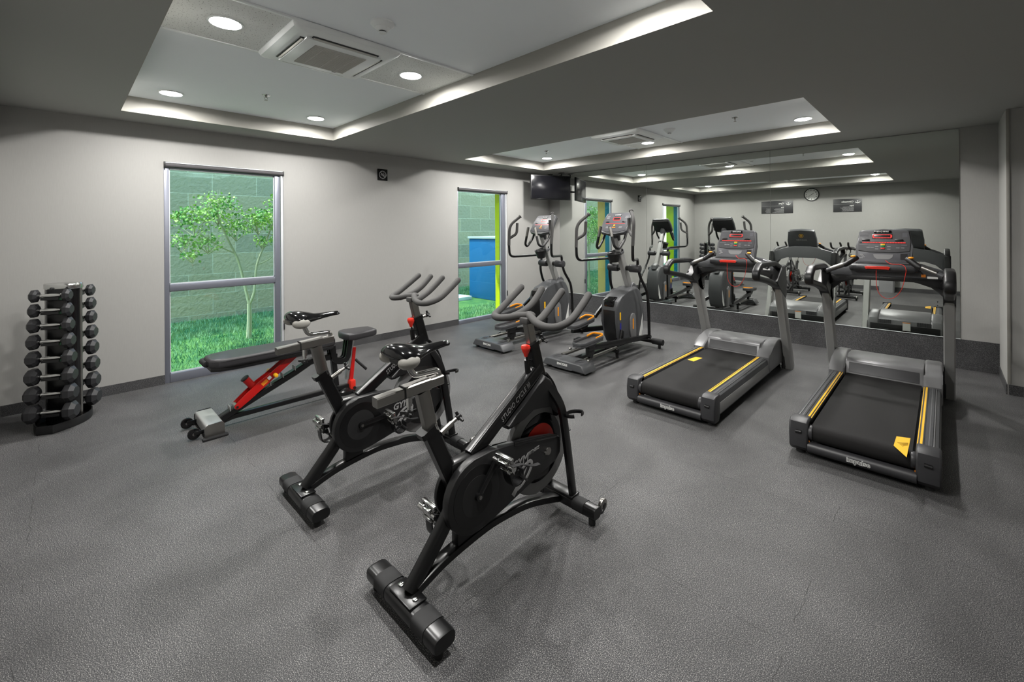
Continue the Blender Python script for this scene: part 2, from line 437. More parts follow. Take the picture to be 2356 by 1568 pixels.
# mirrors: three tall sheets side by side above the rubber band
XM = [.284, 2.250, 4.218, 6.175]
where = ['left mirror sheet beside the television corner', 'middle mirror sheet behind the elliptical and left treadmill', 'right mirror sheet behind the right treadmill beside the wall strip']
for i in range(3):
    x0, x1 = XM[i]+.002, XM[i+1]-.002
    t = thing('mirror_panel', 'frameless ceiling-high ' + where[i], 'mirror', ((x0+x1)/2, -.006, HP+.004), group='mirror sheets on the front wall')
    MB().box((0, 0, (ZC-HP-.012)/2), (x1-x0, .006, ZC-HP-.012)).build('mirror_sheet', M['mirror'], t, flat=True)
struct(MB().box(((XM[0]+XM[3])/2, -.009, HP+.003), (XM[3]-XM[0], .014, .006)).build('trim_6', M['alu_light'], flat=True))

# ------------------------------------------------------------------ windows
def window(k, W, mull, g0, g1, ztop, zbot):
    t = bpy.data.objects.new('window_%d' % k, None); COL.objects.link(t); t['kind'] = 'structure'; t.location = (0, (W[0]+W[1])/2, 0)
    yc = (W[0]+W[1])/2
    def bx(b, y0, y1, z0, z1, x0=-.075, x1=-.012, bev=.003): b.box(((x0+x1)/2, (y0+y1)/2-yc, (z0+z1)/2), (x1-x0, y1-y0, z1-z0), bev)
    b = MB()
    bx(b, W[0]+.002, g0, .0, W[3]-.002); bx(b, g1, W[1]-.04, .0, W[3]-.002)
    bx(b, g0, g1, mull[0], mull[1], -.07, -.008); bx(b, g0, g1, .0, zbot, -.075, -.006)
    bx(b, g0, g1, ztop, W[3]-.002)
    b.build('window_frame', M['alu'], t)
    b = MB()
    for (y0, y1, z0, z1) in ((g0, g1, mull[1], ztop), (g0, g1, zbot, mull[0])):
        e = .010
        for (a0, a1, c0, c1) in ((y0, y0+e, z0, z1), (y1-e, y1, z0, z1), (y0, y1, z0, z0+e), (y0, y1, z1-e, z1)): bx(b, a0, a1, c0, c1, -.05, -.035, 0)
    b.build('glazing_bead', M['alu_light'], t, flat=True)
    for (z0, z1) in ((mull[1], ztop), (zbot, mull[0])):
        b = MB(); bx(b, g0, g1, z0, z1, -.046, -.040, 0); b.build('window_pane', M['glass'], t, flat=True)
    return t
window(1, W1, (1.0, 1.075), -6.497, -5.432, 2.345, .095)
window(2, W2, (.985, 1.055), -2.478, -1.425, 2.335, .06)
for W, lab in ((W1, 'dark roller blind rolled up at the head of the large left window'), (W2, 'dark roller blind rolled up at the head of the narrower far window')):
    t = thing('roller_blind', lab, 'blind', (.0, (W[0]+W[1])/2, W[3]-.035), group='roller blinds above the windows')
    h = (W[1]-W[0])/2
    MB().cyl((-.0, -h+.015, 0), (-.0, h-.015, 0), .026, 20).build('fabric_roll', M['blind'], t)
    MB().box((-.005, 0, .026), (.05, 2*h-.008, .008), .002).build('head_rail', M['alu_light'], t)
    for s in (-1, 1): MB().box((0, s*(h-.008), .0), (.06, .012, .062), .003).build('bracket', M['black_plastic'], t)
    MB().box((-.012, h-.019, -1.19), (.030, .028, 2.32), .002).build('side_channel', M['alu_light'], t)
    b = MB().cyl((.014, h-.006, -.03), (.014, h-.006, -1.95), .0022, 6); b.build('pull_cord', M['grey_print'], t)
    MB().box((.014, h-.006, -1.94), (.012, .012, .10), .003).build('cord_weight', M['black_plastic'], t)

# ------------------------------------------------------------------ outside
struct(MB().box((-9, -3, -.16), (17.5, 22, .12)).build('ground', M['soil'], flat=True))
struct(MB().box((-4.62, -3, 2.4), (.25, 22, 5.2)).build('wall_garden', M['blocks'], flat=True))
struct(MB().box((-.60, -3.8, 3.12), (1.0, 8.4, .16), .01).build('trim_7', M['tray_side'], flat=True))  # unseen overhang, added to keep direct sun out of both windows
def fin(nm, y0, y1, x0, m): struct(MB().box(((x0-TH)/2-.0, (y0+y1)/2, 1.3), (abs(x0+TH), y1-y0, 2.7)).build(nm, m, flat=True))
fin('trim_8', W1[0]-.06, W1[0]-.001, -.45, M['lime']); fin('trim_9', W2[0]-.06, W2[0]-.001, -.42, M['orange_wall'])
struct(MB().box((-.20, W2[1]+.0 - .004, 1.2), (.25, .006, 2.38)).build('trim_10', M['lime'], flat=True))
struct(MB().box((-.135, W2[0]+.004, 1.2), (.118, .006, 2.38)).build('trim_11', M['teal'], flat=True))
struct(MB().box((-.135, W1[0]+.004, 1.2), (.118, .006, 2.38)).build('trim_12', M['teal'], flat=True))
t = thing('utility_cabinet', 'tall teal blue metal cabinet on the lawn seen through the far window', 'cabinet', (-2.25, 1.10, -.1))
MB().box((0, 0, .76), (1.1, 2.0, 1.52), .02).build('cabinet_body', M['blue_box'], t)
MB().box((0, 0, 1.55), (1.16, 2.06, .06), .01).build('cabinet_lid', M['alu_light'], t)
t = thing('kerb_stone', 'pale concrete kerb at the foot of the blue cabinet', 'kerb', (-2.7, -.70, -.1))
MB().box((0, 0, .04), (.5, 1.2, .09), .01).build('kerb_block', M['white'], t)
# lawn
rg = random.Random(3)
b = MB()
for i in range(26000):
    x = rg.uniform(-4.4, -.42); y = rg.uniform(-8.6, 1.5)
    if -3.05 < x < -1.6 and -1.4 < y: continue
    if math.hypot(x+2.09, y+5.19) < .07 or math.hypot(x+1.35, y+3.45) < .06: continue
    h = rg.uniform(.03, .09)*(1.7 if rg.random() < .03 else 1); a = rg.uniform(0, 2*PI); w = .006
    dx, dy = math.cos(a), math.sin(a); lx, ly = rg.uniform(-.04, .04), rg.uniform(-.04, .04)
    b.add([(x-dx*w, y-dy*w, -.1), (x+dx*w, y+dy*w, -.1), (x+lx*.5+dx*w*.7, y+ly*.5+dy*w*.7, -.1+h*.6), (x+lx, y+ly, -.1+h)], [(0, 1, 2), (0, 2, 3)])
tag(b.build('lawn_grass', M['grass'], flat=True), 'green lawn grass growing outside both windows', 'grass', kind='stuff')
def tree(loc, label, limbs, clusters, seed, nleaf):
    rr = random.Random(seed)
    t = thing('young_tree', label, 'tree', loc)
    b = MB()
    for pts, r0, r1 in limbs:
        P = smooth(pts, 4); b.sweep(P, 1, n=8, ref=(.2, .9, .1), scale=[r0+(r1-r0)*i/(len(P)-1) for i in range(len(P))])
    for (c, rad) in clusters:
        for k in range(6):
            d = Vector((rr.uniform(-1, 1), rr.uniform(-1, 1), rr.uniform(-.6, 1))).normalized()
            c0 = Vector(c)-Vector((0, 0, rad)); b.sweep([c0, Vector(c)+d*rad*.9], 1, n=5, ref=(.2, .9, .1), scale=[.008, .003])
    b.build('trunk', M['bark'], t)
    b = MB()
    tot = sum(r**2 for c, r in clusters)
    for (c, rad) in clusters:
        for k in range(int(nleaf*rad**2/tot)):
            d = Vector((rr.gauss(0, 1), rr.gauss(0, 1), rr.gauss(0, 1))).normalized()*rad*rr.random()**.5
            p = Vector(c)+Vector((d.x, d.y*1.15, d.z*.8))
            u = Vector((rr.gauss(0, 1), rr.gauss(0, 1), rr.gauss(0, .6)-.4)).normalized(); v = u.cross(Vector((rr.gauss(0, 1), rr.gauss(0, 1), rr.gauss(0, 1)))).normalized()
            n = u.cross(v); L = rr.uniform(.030, .058); w = L*.42
            b.add([p, p+u*L*.5+v*w+n*L*.06, p+u*L, p+u*L*.5-v*w+n*L*.06, p+u*L*.5-n*L*.05], [(0, 1, 4), (1, 2, 4), (2, 3, 4), (3, 0, 4)])
    b.build('foliage', M['leaf'], t, flat=True)
tree((-2.09, -5.19, -.1), 'slim young tree on the lawn outside the large left window',
     [([(0, 0, 0), (0, .01, .3), (0, .01, .56)], .04, .032),
      ([(0, .01, .56), (0, -.06, .9), (0, -.14, 1.27), (0, -.26, 1.56), (0, -.42, 1.95)], .026, .012),
      ([(0, .01, .56), (.05, .07, .76), (.05, .11, 1.19), (0, .25, 1.54), (0, .38, 1.9)], .024, .01),
      ([(0, -.2, 1.4), (0, -.45, 1.55), (.05, -.7, 1.75)], .012, .006), ([(.05, .12, 1.2), (.1, .3, 1.3), (.1, .5, 1.55)], .012, .006)],
     [((0, -.42, 2.15), .30), ((0, -.72, 1.95), .28), ((.1, -.9, 1.62), .18), ((-.1, -.15, 1.85), .26), ((0, .15, 1.95), .26), ((0, .42, 1.95), .30), ((.1, .45, 2.25), .22), ((.05, .55, 1.6), .22), ((0, -.55, 1.6), .2), ((0, -.95, 2.0), .12), ((0, .2, 1.6), .15), ((.0, -.75, 1.4), .13)], 11, 2600)
tree((-1.35, -3.45, -.1), 'slender tree outside seen only in the mirror reflection of the far window',
     [([(0, 0, 0), (0, .01, .5), (0, .02, 1.0), (.03, .08, 1.7)], .035, .014), ([(0, .02, .8), (-.1, -.2, 1.3), (-.1, -.3, 1.8)], .02, .008)],
     [((0, .1, 1.9), .32), ((-.1, -.3, 1.85), .3), ((.1, .2, 1.5), .25), ((0, -.1, 2.25), .25), ((-.2, -.5, 1.5), .2)], 5, 900)

# ------------------------------------------------------------------ ceiling fittings
def downlight(x, y, lab):
    t = thing('downlight', lab, 'ceiling light', (x, y, ZT), group='recessed round downlights in the ceiling trays')
    MB().lathe([(.098, 0), (.100, -.004), (.096, -.010), (.086, -.011), (.084, -.004), (.084, 0)], n=36).build('trim_ring', M['white_plastic'], t)
    MB().lathe([(.083, -.004), (.080, -.010), (.066, -.015), (.03, -.018)], n=36).build('diffuser', M['lampglow'], t)
    ld = bpy.data.lights.new('downlight_lamp', 'AREA'); ld.shape = 'DISK'; ld.size = .11; ld.spread = math.radians(174); ld.energy = LAMP_W; ld.color = (1, .98, .95)
    lo = bpy.data.objects.new('downlight_lamp', ld); COL.objects.link(lo); lo.location = (0, 0, -.0195); lo.parent = t
rows = [(T1, -6.598, 'nearest row of the near ceiling tray'), (T1, -5.266, 'far row of the near ceiling tray'), (T2, -2.42, 'far ceiling tray row seen only in the mirror'), (T2, -1.125, 'row nearest the mirror in the far ceiling tray')]
cols = [(.88, 'left'), (2.86, 'middle'), (4.85, 'right')]
for T, y, rl in rows:
    for x, cl in cols:
        downlight(x, y, 'round bright downlight, %s lamp of the %s' % (cl, rl))
def cassette(y, lab):
    DZ = -.010
    t = thing('air_conditioner', lab, 'air conditioner', (2.868, y, ZT-.0065), group='ceiling cassette air conditioners')
    w = .372
    b = MB(); e = w-.012
    prof = [(w, 0), (w, -.012), (e, -.030), (.318, -.044)]
    def ring(h, z, r=.04, k=5):
        P = []
        for (cx, cy, a0) in ((h-r, h-r, 0), (-h+r, h-r, PI/2), (-h+r, -h+r, PI), (h-r, -h+r, 1.5*PI)):
            for j in range(k+1): P.append((cx+r*math.cos(a0+j*PI/2/k), cy+r*math.sin(a0+j*PI/2/k), z))
        return P
    R = [ring(h, z) for h, z in prof]; N = len(R[0]); vs = [p for r in R for p in r]; fs = []
    for i in range(3):
        for j in range(N): fs.append((i*N+j, i*N+(j+1) % N, (i+1)*N+(j+1) % N, (i+1)*N+j))
    fs.append(tuple(3*N+j for j in range(N)))
    b.add(vs, fs); b.build('face_panel', M['white_plastic'], t)
    for k in range(4):
        a = k*PI/2; Rm = Matrix.Rotation(a, 4, 'Z')
        MB(Rm).box((0, .278, -.047), (.46, .026, .006), .002).build('air_slot', M['slot'], t)
        MB(Rm).box((0, .272, -.052), (.44, .014, .004), .001, rot=Matrix.Rotation(.5, 4, 'X')).build('vane', M['louver'], t)
    MB().box((0, 0, -.051), (.525, .525, .016), .004).build('return_panel', M['white_plastic'], t)
    b = MB().box((0, 0, -.0595), (.38, .36, .003)); b.build('grille_back', M['slot'], t, flat=True)
    b = MB()
    for i in range(27): b.box((-.19+.38*i/26, 0, -.0620), (.0080, .36, .005))
    for yy in (-.115, 0, .115): b.box((0, yy, -.0625), (.38, .005, .006))
    b.build('grille_louver', M['louver'], t, flat=True)
    MB().box((-.215, .12, -.0595), (.012, .03, .002)).build('indicator', M['grey_print'], t)
cassette(-5.950, 'white square ceiling cassette air conditioner in the near ceiling tray')
cassette(-1.745, 'white square ceiling cassette air conditioner in the far ceiling tray')
def detector(x, y, lab):
    t = thing('smoke_detector', lab, 'smoke detector', (x, y, ZT), group='smoke detectors')
    MB().lathe([(.074, 0), (.074, -.010), (.068, -.016), (.052, -.030), (.044, -.034)], n=32).build('detector_base', M['white_plastic'], t)
    MB().lathe([(.048, -.030), (.044, -.038), (.030, -.052), (.022, -.052)], n=32).build('detector_head', M['white_plastic'], t)
    MB().lathe([(.021, -.050), (.021, -.059)], n=24).build('sensor_slot', M['black_plastic'], t)
    MB().lathe([(.024, -.059), (.022, -.064), (.01, -.065)], n=24).build('sensor_cap', M['white_plastic'], t)
detector(3.53, -5.90, 'white domed smoke detector beside the near air conditioner')
detector(3.48, -1.743, 'white domed smoke detector beside the far air conditioner')
def sprinkler(x, y, lab):
    t = thing('sprinkler', lab, 'sprinkler', (x, y, ZT), group='ceiling sprinklers')
    MB().lathe([(.036, 0), (.034, -.004), (.012, -.008)], n=24).build('escutcheon', M['chrome'], t)
    b = MB().cyl((0, 0, 0), (0, 0, -.022), .009)
    b.sweep(fillet([(0, .009, -.02), (0, .014, -.032), (0, 0, -.048)], .005), .002, n=6); b.sweep(fillet([(0, -.009, -.02), (0, -.014, -.032), (0, 0, -.048)], .005), .002, n=6)
    b.build('frame_arms', M['steel'], t)
    MB().lathe([(.015, -.048), (.016, -.050), (.004, -.051)], n=16).build('deflector', M['steel'], t)
sprinkler(1.41, -5.944, 'small chrome sprinkler head in the near ceiling tray')
sprinkler(1.335, -1.686, 'small chrome sprinkler head above the far left downlight')
sprinkler(4.294, -1.771, 'small chrome sprinkler head by the far tray right downlight')
# motion sensor by the mirror corner
t = thing('ceiling_sensor', 'small black disc on the ceiling above the television', 'sensor', (.162, -.163, ZC))
MB().lathe([(.055, 0), (.055, -.01), (.04, -.02)], n=24).build('sensor_body', M['black_plastic'], t)

# ------------------------------------------------------------------ television
TL, TR = Vector((.296, -.925, 0)), Vector((.638, -.107, 0))
tc_ = (TL+TR)/2; dr_ = (TR-TL).normalized(); w_ = (TR-TL).length
ang = math.atan2(dr_.y, dr_.x)
t = thing('television', 'black flat television on an arm in the upper corner between window and mirror', 'television', (tc_.x, tc_.y, 2.24), ang)
MB().box((0, .012, .24), (w_, .045, .485), .006).build('casing', M['black_plastic'], t)
MB().box((0, -.012, .245), (w_-.03, .004, .445), .001).build('screen', M['tvscreen'], t)
MB().box((0, -.012, .012), (w_*.98, .006, .016), .002).build('lower_bezel', M['gloss_black'], t)
MB().box((0, .055, .2), (.34, .05, .26), .01).build('rear_housing', M['black_plastic'], t)
b = MB().box((0, .09, .22), (.2, .02, .2), .004)
inv = Matrix.Rotation(-ang, 4, 'Z')
def tl(p): return inv @ (Vector(p)-Vector((tc_.x, tc_.y, 2.24)))
pb = tl((0.03, -.30, 2.45))
b.sweep([(0, .10, .21), tl((.30, -.35, 2.45)), pb], .016, .022, ref=(0, 0, 1), square=True)
b.box(tl((0.028, -.30, 2.45)), (.05, .12, .20), .004, rot=inv)
b.build('wall_arm', M['black_plastic'], t)
t = thing('ceiling_mount', 'black round ceiling plate with short stem beside the television', 'bracket', (.457, -.158, ZC))
MB().lathe([(.06, 0), (.06, -.008), (.012, -.014), (.012, -.08)], n=24).build('mount_plate', M['black_plastic'], t)

# ------------------------------------------------------------------ wall signs, clock, outlet, bin
t = thing('no_smoking_sign', 'small black no smoking sign high on the left wall between windows', 'sign', (.0, -3.9375, 2.488))
MB().box((.006, 0, 0), (.012, .166, .172), .004).build('sign_plate', M['gloss_black'], t)
F = frame((.0125, 0, 0), (0, 1, 0), (0, 0, 1))
b = MB(F); cp = [(.055*math.cos(2*PI*i/32), .055*math.sin(2*PI*i/32), 0) for i in range(32)]
b.sweep(cp, .001, .005, ref=(0, 0, 1), closed=True, n=6)
b.box((0, 0, 0), (.012, .10, .002), rot=Matrix.Rotation(PI/4, 4, 'Z'))
b.box((-.004, -.002, 0), (.06, .011, .0025)); b.box((.034, -.002, 0), (.006, .011, .0025))
b.sweep(smooth([(.026, .012, 0), (.018, .024, 0), (.026, .034, 0)], 4), .0012, .0025, ref=(0, 0, 1), n=6)
b.sweep(smooth([(.012, .012, 0), (.002, .024, 0), (.012, .038, 0)], 4), .0012, .0025, ref=(0, 0, 1), n=6)
b.build('no_smoking_symbol', M['grey_print'], t)

def wallsign(x0, x1, z0, z1, title, sub, rows, lab, twocol):
    t = thing('gym_sign', lab, 'sign', ((x0+x1)/2, YB, (z0+z1)/2), group='dark rules signs on the back wall')
    w, h = x1-x0, z1-z0
    MB().box((0, .006, 0), (w, .012, h), .002).build('sign_board', M['dark_charcoal'], t)
    # readable by someone facing the wall (looking towards -y): text runs towards -x
    F = frame((0, .0125, 0), (-1, 0, 0), (0, 0, 1))
    text('sign_title', title, .070, M['white'], t, F @ Matrix.Translation((-w/2+.28*w, h*.28, 0)), align='LEFT', bold=.001)
    text('sign_subtitle', sub, .034, M['white'], t, F @ Matrix.Translation((-w/2+.28*w, -h*.02, 0)), align='LEFT', bold=.001)
    b = MB(F); b.box((w*.14, h*.11, 0), (w*.70, .005, .001)); 
    rr = random.Random(len(title))
    for i, L in enumerate(rows):
        z = -h*.12 - i*h*.062; x = -w/2+.28*w
        while L > 0:
            k = min(L, rr.uniform(.012, .045)); b.box((x+k/2, z, 0), (k, .009, .001)); x += k+.006; L -= k+.006
        if twocol:
            x = w*.20; L = rows[(i+2) % len(rows)]*.5
            while L > 0:
                k = min(L, rr.uniform(.012, .04)); b.box((x+k/2, z, 0), (k, .008, .001)); x += k+.006; L -= k+.006
    b.build('sign_lines', M['grey_print'], t, flat=True)
    b = MB(F); cx = -w/2+.14*w; cz = h*.24
    b.lathe([(.012, -.0004), (.012, .0008)], c=(cx, cz+.03, 0), n=12)
    b.sweep(smooth([(cx-.055, cz+.005, 0), (cx-.03, cz-.012, 0), (cx, cz-.004, 0), (cx+.03, cz-.012, 0), (cx+.055, cz+.005, 0)], 4), .001, .009, ref=(0, 0, 1), n=8, scale=None)
    b.sweep([(cx-.02, cz-.022, 0), (cx, cz-.034, 0), (cx+.02, cz-.022, 0)], .001, .006, ref=(0, 0, 1), n=6)
    b.build('sign_emblem', M['white'], t)
wallsign(2.052, 2.886, 2.084, 2.454, 'Gym', 'Rules', [.22, .26, .24, .20, .25, .30], 'dark rules sign titled Gym on the back wall beside the clock', True)
wallsign(3.851, 4.476, 2.075, 2.429, 'Gimnasio', 'Reglas', [.24, .30, .27, .25, .24, .26], 'dark rules sign titled Gimnasio on the back wall right of clock', False)
t = thing('wall_clock', 'round white wall clock with black rim between the two signs', 'clock', (3.346, YB, 2.596))
RC = .185
MB().lathe([(RC-.02, .0), (RC, .004), (RC, .03), (RC-.008, .038), (RC-.022, .034), (RC-.024, .012)], axis='Y', n=48).build('clock_rim', M['black_plastic'], t)
MB().lathe([(RC-.02, .016), (RC-.02, .020)], axis='Y', n=48).build('clock_face', M['white'], t)
F = frame((0, .021, 0), (-1, 0, 0), (0, 0, 1))
for i in range(12):
    a = PI/2 - (i+1)*PI/6
    text('numeral', str(i+1), .05, M['gloss_black'], t, F @ Matrix.Translation((.128*math.cos(a), .128*math.sin(a), 0)), bold=.0012)
b = MB(F)
for (a, L, w) in ((math.radians(90-128), .11, .006), (math.radians(90-305), .075, .009)): b.box((L*.4*math.cos(a), L*.4*math.sin(a), .003), (L, w, .0015), rot=Matrix.Rotation(a, 4, 'Z'))
b.lathe([(.008, .0), (.008, .006)], n=12)
b.build('clock_hands', M['gloss_black'], t)
t = thing('wall_outlet', 'grey electrical outlet plate low on the back wall', 'outlet', (1.84, YB, .24))
MB().box((0, .004, 0), (.075, .008, .12), .002).build('outlet_plate', M['grey_print'], t)
for z in (.025, -.025): MB().box((0, .009, z), (.03, .003, .028), .001).build('socket', M['slot'], t)
t = thing('waste_bin', 'grey waste bin against the back wall seen in the mirror', 'bin', (5.0, -7.45, 0))
b = MB(); b.sweep([(0, 0, .0), (0, 0, .30), (0, 0, .60)], .165, .13, ref=(1, 0, 0), square=True, scale=[.88, .94, 1]); b.build('bin_body', M['bin'], t)
b = MB(); b.box((0, 0, .62), (.35, .28, .05), .012); b.build('bin_lid', M['dark_charcoal'], t)
MB().box((0, .01, .647), (.2, .12, .006), .002).build('bin_flap', M['black_plastic'], t)
# ------------------------------------------------------------------ studio bikes
def bike(x0, y0, crank, lab, tilt=0.0):
    t = thing('spin_bike', lab, 'exercise bike', (x0, y0, 0), group='studio cycling bikes')
    # stabiliser feet
    def foot(y, hw, nm, wheels):
        b = MB(); sec = [(-hw, y, .068), (-hw+.012, y, .068), (hw-.012, y, .068), (hw, y, .068)]
        ry = .052 if not wheels else .036
        b.sweep(sec, .032, ry, ref=(0, 0, 1), n=28, scale=[.94, 1, 1, .94], pw=.6)
        f = b.build(nm, M['black_paint'], t)
        for s in (-1, 1):
            MB().sweep([(s*.105, y, .069), (s*(hw-.075), y, .069)], .0335, ry+.0015, ref=(0, 0, 1), n=28, pw=.6).build('grip_sleeve', M['rubber'], f)
            MB().cyl((s*(hw-.03), y-.01, 0), (s*(hw-.03), y-.01, .040), .019, 14, bev=.004).build('levelling_foot', M['rubber'], f)
            if wheels:
                w = MB().cyl((s*(hw-.028), y+.078, .078), (s*(hw-.006), y+.078, .078), .034, 22, bev=.005).build('transport_wheel', M['steel'], f)
                MB().cyl((s*(hw-.031), y+.078, .078), (s*(hw-.003), y+.078, .078), .014, 14).build('wheel_hub', M['black_plastic'], f)
                MB().sweep(fillet([(s*(hw-.017), y+.02, .06), (s*(hw-.017), y+.06, .045), (s*(hw-.017), y+.08, .078)], .02), .016, .009, square=True).build('wheel_bracket', M['black_paint'], f)
        return f
    f = foot(-.520, .266, 'rear_stabiliser', False)
    pl = MB().box((0, -.518, .104), (.165, .085, .008), .003).build('mount_plate', M['black_paint'], f)
    for s in (-1, 1): MB().lathe([(.013, .107), (.013, .112), (.008, .115)], c=(s*.055, -.515, 0), n=16).build('bolt', M['chrome'], f)
    foot(.535, .258, 'front_stabiliser', True)
    # main frame
    b = MB()
    b.sweep([(0, -.505, .105), (0, -.43, .186), (0, -.34, .285), (0, -.235, .42)], .030, .042, n=18)
    b.sweep(smooth([(0, -.48, .105), (0, -.36, .143), (0, -.254, .163), (0, -.10, .180), (0, .02, .180), (0, .205, .160), (0, .36, .118), (0, .50, .070)], 4), .030, .020, square=True)
    b.box((0, -.205, .205), (.05, .12, .07), .008)
    b.sweep([(0, -.408, .775), (0, -.284, .50), (0, -.235, .39)], .026, .036, square=True)
    b.sweep([(0, -.422, .775), (0, -.410, .750)], .031, .041, square=True)
    b.box((0, -.17, .545), (.07, .26, .07), .015, rot=Matrix.Rotation(.02, 4, 'X'))
    b.build('frame', M['black_paint'], t)
    d0, d1 = Vector((0, -.165, .56)), Vector((0, .335, .875))
    dt = MB().sweep([d0, d1], .028, .037, n=28, pw=.45).build('down_tube', M['black_paint'], t)
    dd = (d1-d0).normalized(); nn = Vector((0, -dd.z, dd.y))
    text('printed_name', 'STUDIO CYCLE III', .041, M['grey_print'], dt, frame((d0+d1)/2+Vector((.0288, 0, 0))+dd*.050+nn*.0, dd, nn), shear=.2, bold=.0, sp=1.08, xs=.72, ext=.0003)
    text('printed_name', 'STUDIO CYCLE III', .041, M['grey_print'], dt, frame((d0+d1)/2+Vector((-.0288, 0, 0))+dd*.05+nn*.004, -dd, nn), shear=.2, bold=.0, sp=1.08, xs=.72, ext=.0003)
    b = MB(); b.sweep([(0, .385, .70), (0, .372, .726), (0, .282, 1.022)], .026, .036, square=True)
    b.sweep([(0, .286, 1.005), (0, .280, 1.026)], .030, .040, square=True)
    b.build('head_tube', M['black_paint'], t)
    # forks and flywheel
    b = MB()
    for s in (-1, 1): b.sweep(smooth([(s*.040, .385, .76), (s*.085, .425, .66), (s*.095, .455, .52), (s*.090, .535, .095)], 4), .013, .024, square=True)
    b.box((0, .535, .105), (.22, .075, .014), .004)
    b.build('fork', M['black_paint'], t)
    fc = (0, .325, .432)
    fly = MB().lathe([(.185, -.014), (.188, -.018), (.246, -.018), (.250, -.014), (.250, .014), (.246, .018), (.188, .018), (.185, .014)], c=fc, axis='X', n=56).build('flywheel', M['flywheel'], t)
    MB().lathe([(.128, -.0145), (.145, -.022), (.186, -.020), (.186, .020), (.145, .022), (.128, .0145)], c=fc, axis='X', n=56).build('flywheel_ring', M['gloss_black'], fly)
    MB().lathe([(.129, -.0165), (.129, .0165)], c=fc, axis='X', n=48).build('red_disc', M['bright_red'], fly)
    MB().cyl((-.085, .325, .432), (.085, .325, .432), .02, 18).build('axle', M['steel'], fly)
    # shroud over the wheel
    b = MB()
    outer = [(.335, .84), (.395, .80), (.445, .72), (.470, .63), (.470, .575), (.445, .575), (.432, .62), (.39, .665), (.32, .680), (.24, .675), (.16, .662), (.085, .625), (.055, .625), (.050, .645), (.10, .68), (.20, .74), (.29, .80)]
    b.prism(outer, -.052, .052, bev=.016, seg=3); b.build('flywheel_shroud', M['black_plastic'], t)
    b = MB(); b.sweep(smooth([(0, .372, .835), (0, .43, .77), (0, .475, .68), (0, .49, .60)], 4), .034, .008, square=True); b.build('shroud_strap', M['black_paint'], t)
    # chain guard on the right
    cc = (-.190, .409)
    pts = []
    for i in range(19):
        a = math.radians(95+i*(290-95)/18); pts.append((cc[0]+.172*math.cos(a), cc[1]+.172*math.sin(a)))
    guard = pts + [(-.02, .268), (.12, .30), (.26, .330), (.40, .355), (.435, .385), (.442, .43), (.432, .475), (.38, .498), (.28, .520), (.16, .543), (.02, .567), (-.10, .585)]
    g = MB().prism(guard, .034, .078, bev=.008).build('chain_guard', M['black_plastic'], t)
    MB().lathe([(.140, .077), (.140, .0800), (.136, .0805)], c=(0, cc[0], cc[1]), axis='X', n=48).build('guard_rim', M['black_paint'], g)
    MB().lathe([(.092, .0795), (.092, .0815)], c=(0, cc[0], cc[1]), axis='X', n=40).build('guard_recess', M['rubber'], g)
    MB().prism([(cc[0]+(y-cc[0])*.86, cc[1]+(z-cc[1])*.82) for y, z in guard], -.062, -.040, bev=.006).build('inner_guard', M['black_plastic'], t)
    b = MB(); b.sweep(smooth([(.077, .06, .560), (.079, .18, .538), (.079, .30, .515), (.077, .40, .490)], 4), .004, .012, ref=(1, 0, 0), n=8); b.build('guard_trim', M['gloss_black'], g)
    Fg = frame((.0785, .135, .455), (0, 1, .10), (0, -.10, 1))
    text('printed_logo', 'GYM', .058, M['grey_print'], g, Fg @ Matrix.Translation((-.035, 0, 0)), shear=.25, bold=.0015)
    text('printed_logo', 'FITNESS', .024, M['grey_print'], g, Fg @ Matrix.Translation((.075, .014, 0)), shear=.25, bold=.0004)
    b = MB(frame((.0785, .12, .375), (0, .8, .6), (0, -.6, .8)))
    arc = [(.085*math.cos(a), .034*math.sin(a), 0) for a in [math.radians(-150+i*15) for i in range(20)]]
    b.sweep(arc, .0008, .007, ref=(0, 0, 1), n=6, scale=[.2+1.3*math.sin(PI*i/19)**.5 for i in range(20)])
    b.sweep([(-.10, -.012, 0), (-.02, -.006, 0), (.045, .008, 0)], .0008, .014, ref=(0, 0, 1), n=6, scale=[1.2, .9, .2])
    b.build('printed_swoosh', M['grey_print'], g)
    MB().cyl((.036, .30, .43), (.088, .30, .43), .008, 12).build('bolt', M['steel'], g)
    # cranks and pedals
    for s, a in ((1, crank), (-1, crank+PI)):
        ca, sa = math.cos(a), math.sin(a)
        e = (cc[0]+.170*ca, cc[1]+.170*sa)
        x = s*.088
        c = MB().sweep([(x, cc[0]-.012*ca, cc[1]-.012*sa), (x, cc[0]+.03*ca, cc[1]+.03*sa), (x+s*.008, e[0], e[1])], .008, .014, square=True).cyl((s*.05, cc[0], cc[1]), (s*.10, cc[0], cc[1]), .019, 18).build('crank_arm', M['black_paint'], t)
        MB().cyl((s*.098, cc[0], cc[1]), (s*.104, cc[0], cc[1]), .009, 12).build('crank_bolt', M['steel'], c)
        Mp = Matrix.Translation((s*.155, e[0], e[1])) @ Matrix.Rotation(-1.25 if s > 0 else -1.45, 4, 'X') @ Matrix.Scale(1.3, 4)
        p = MB(Mp)
        for q in (-1, 1):
            p.box((0, q*.032, .006), (.082, .010, .016), .003); p.box((q*.036, 0, .004), (.010, .066, .014), .003)
            p.box((0, q*.012, .012), (.050, .007, .008), .002)
        p.cyl((-.06, 0, 0), (.045, 0, 0), .012, 14)
        for q in (-1, 1): p.box((q*.02, .0, -.006), (.010, .05, .012), .002); p.box((0, q*.016, -.010), (.044, .012, .010), .003)
        pd = p.build('pedal', M['chrome'], t)
        k = MB(Mp)
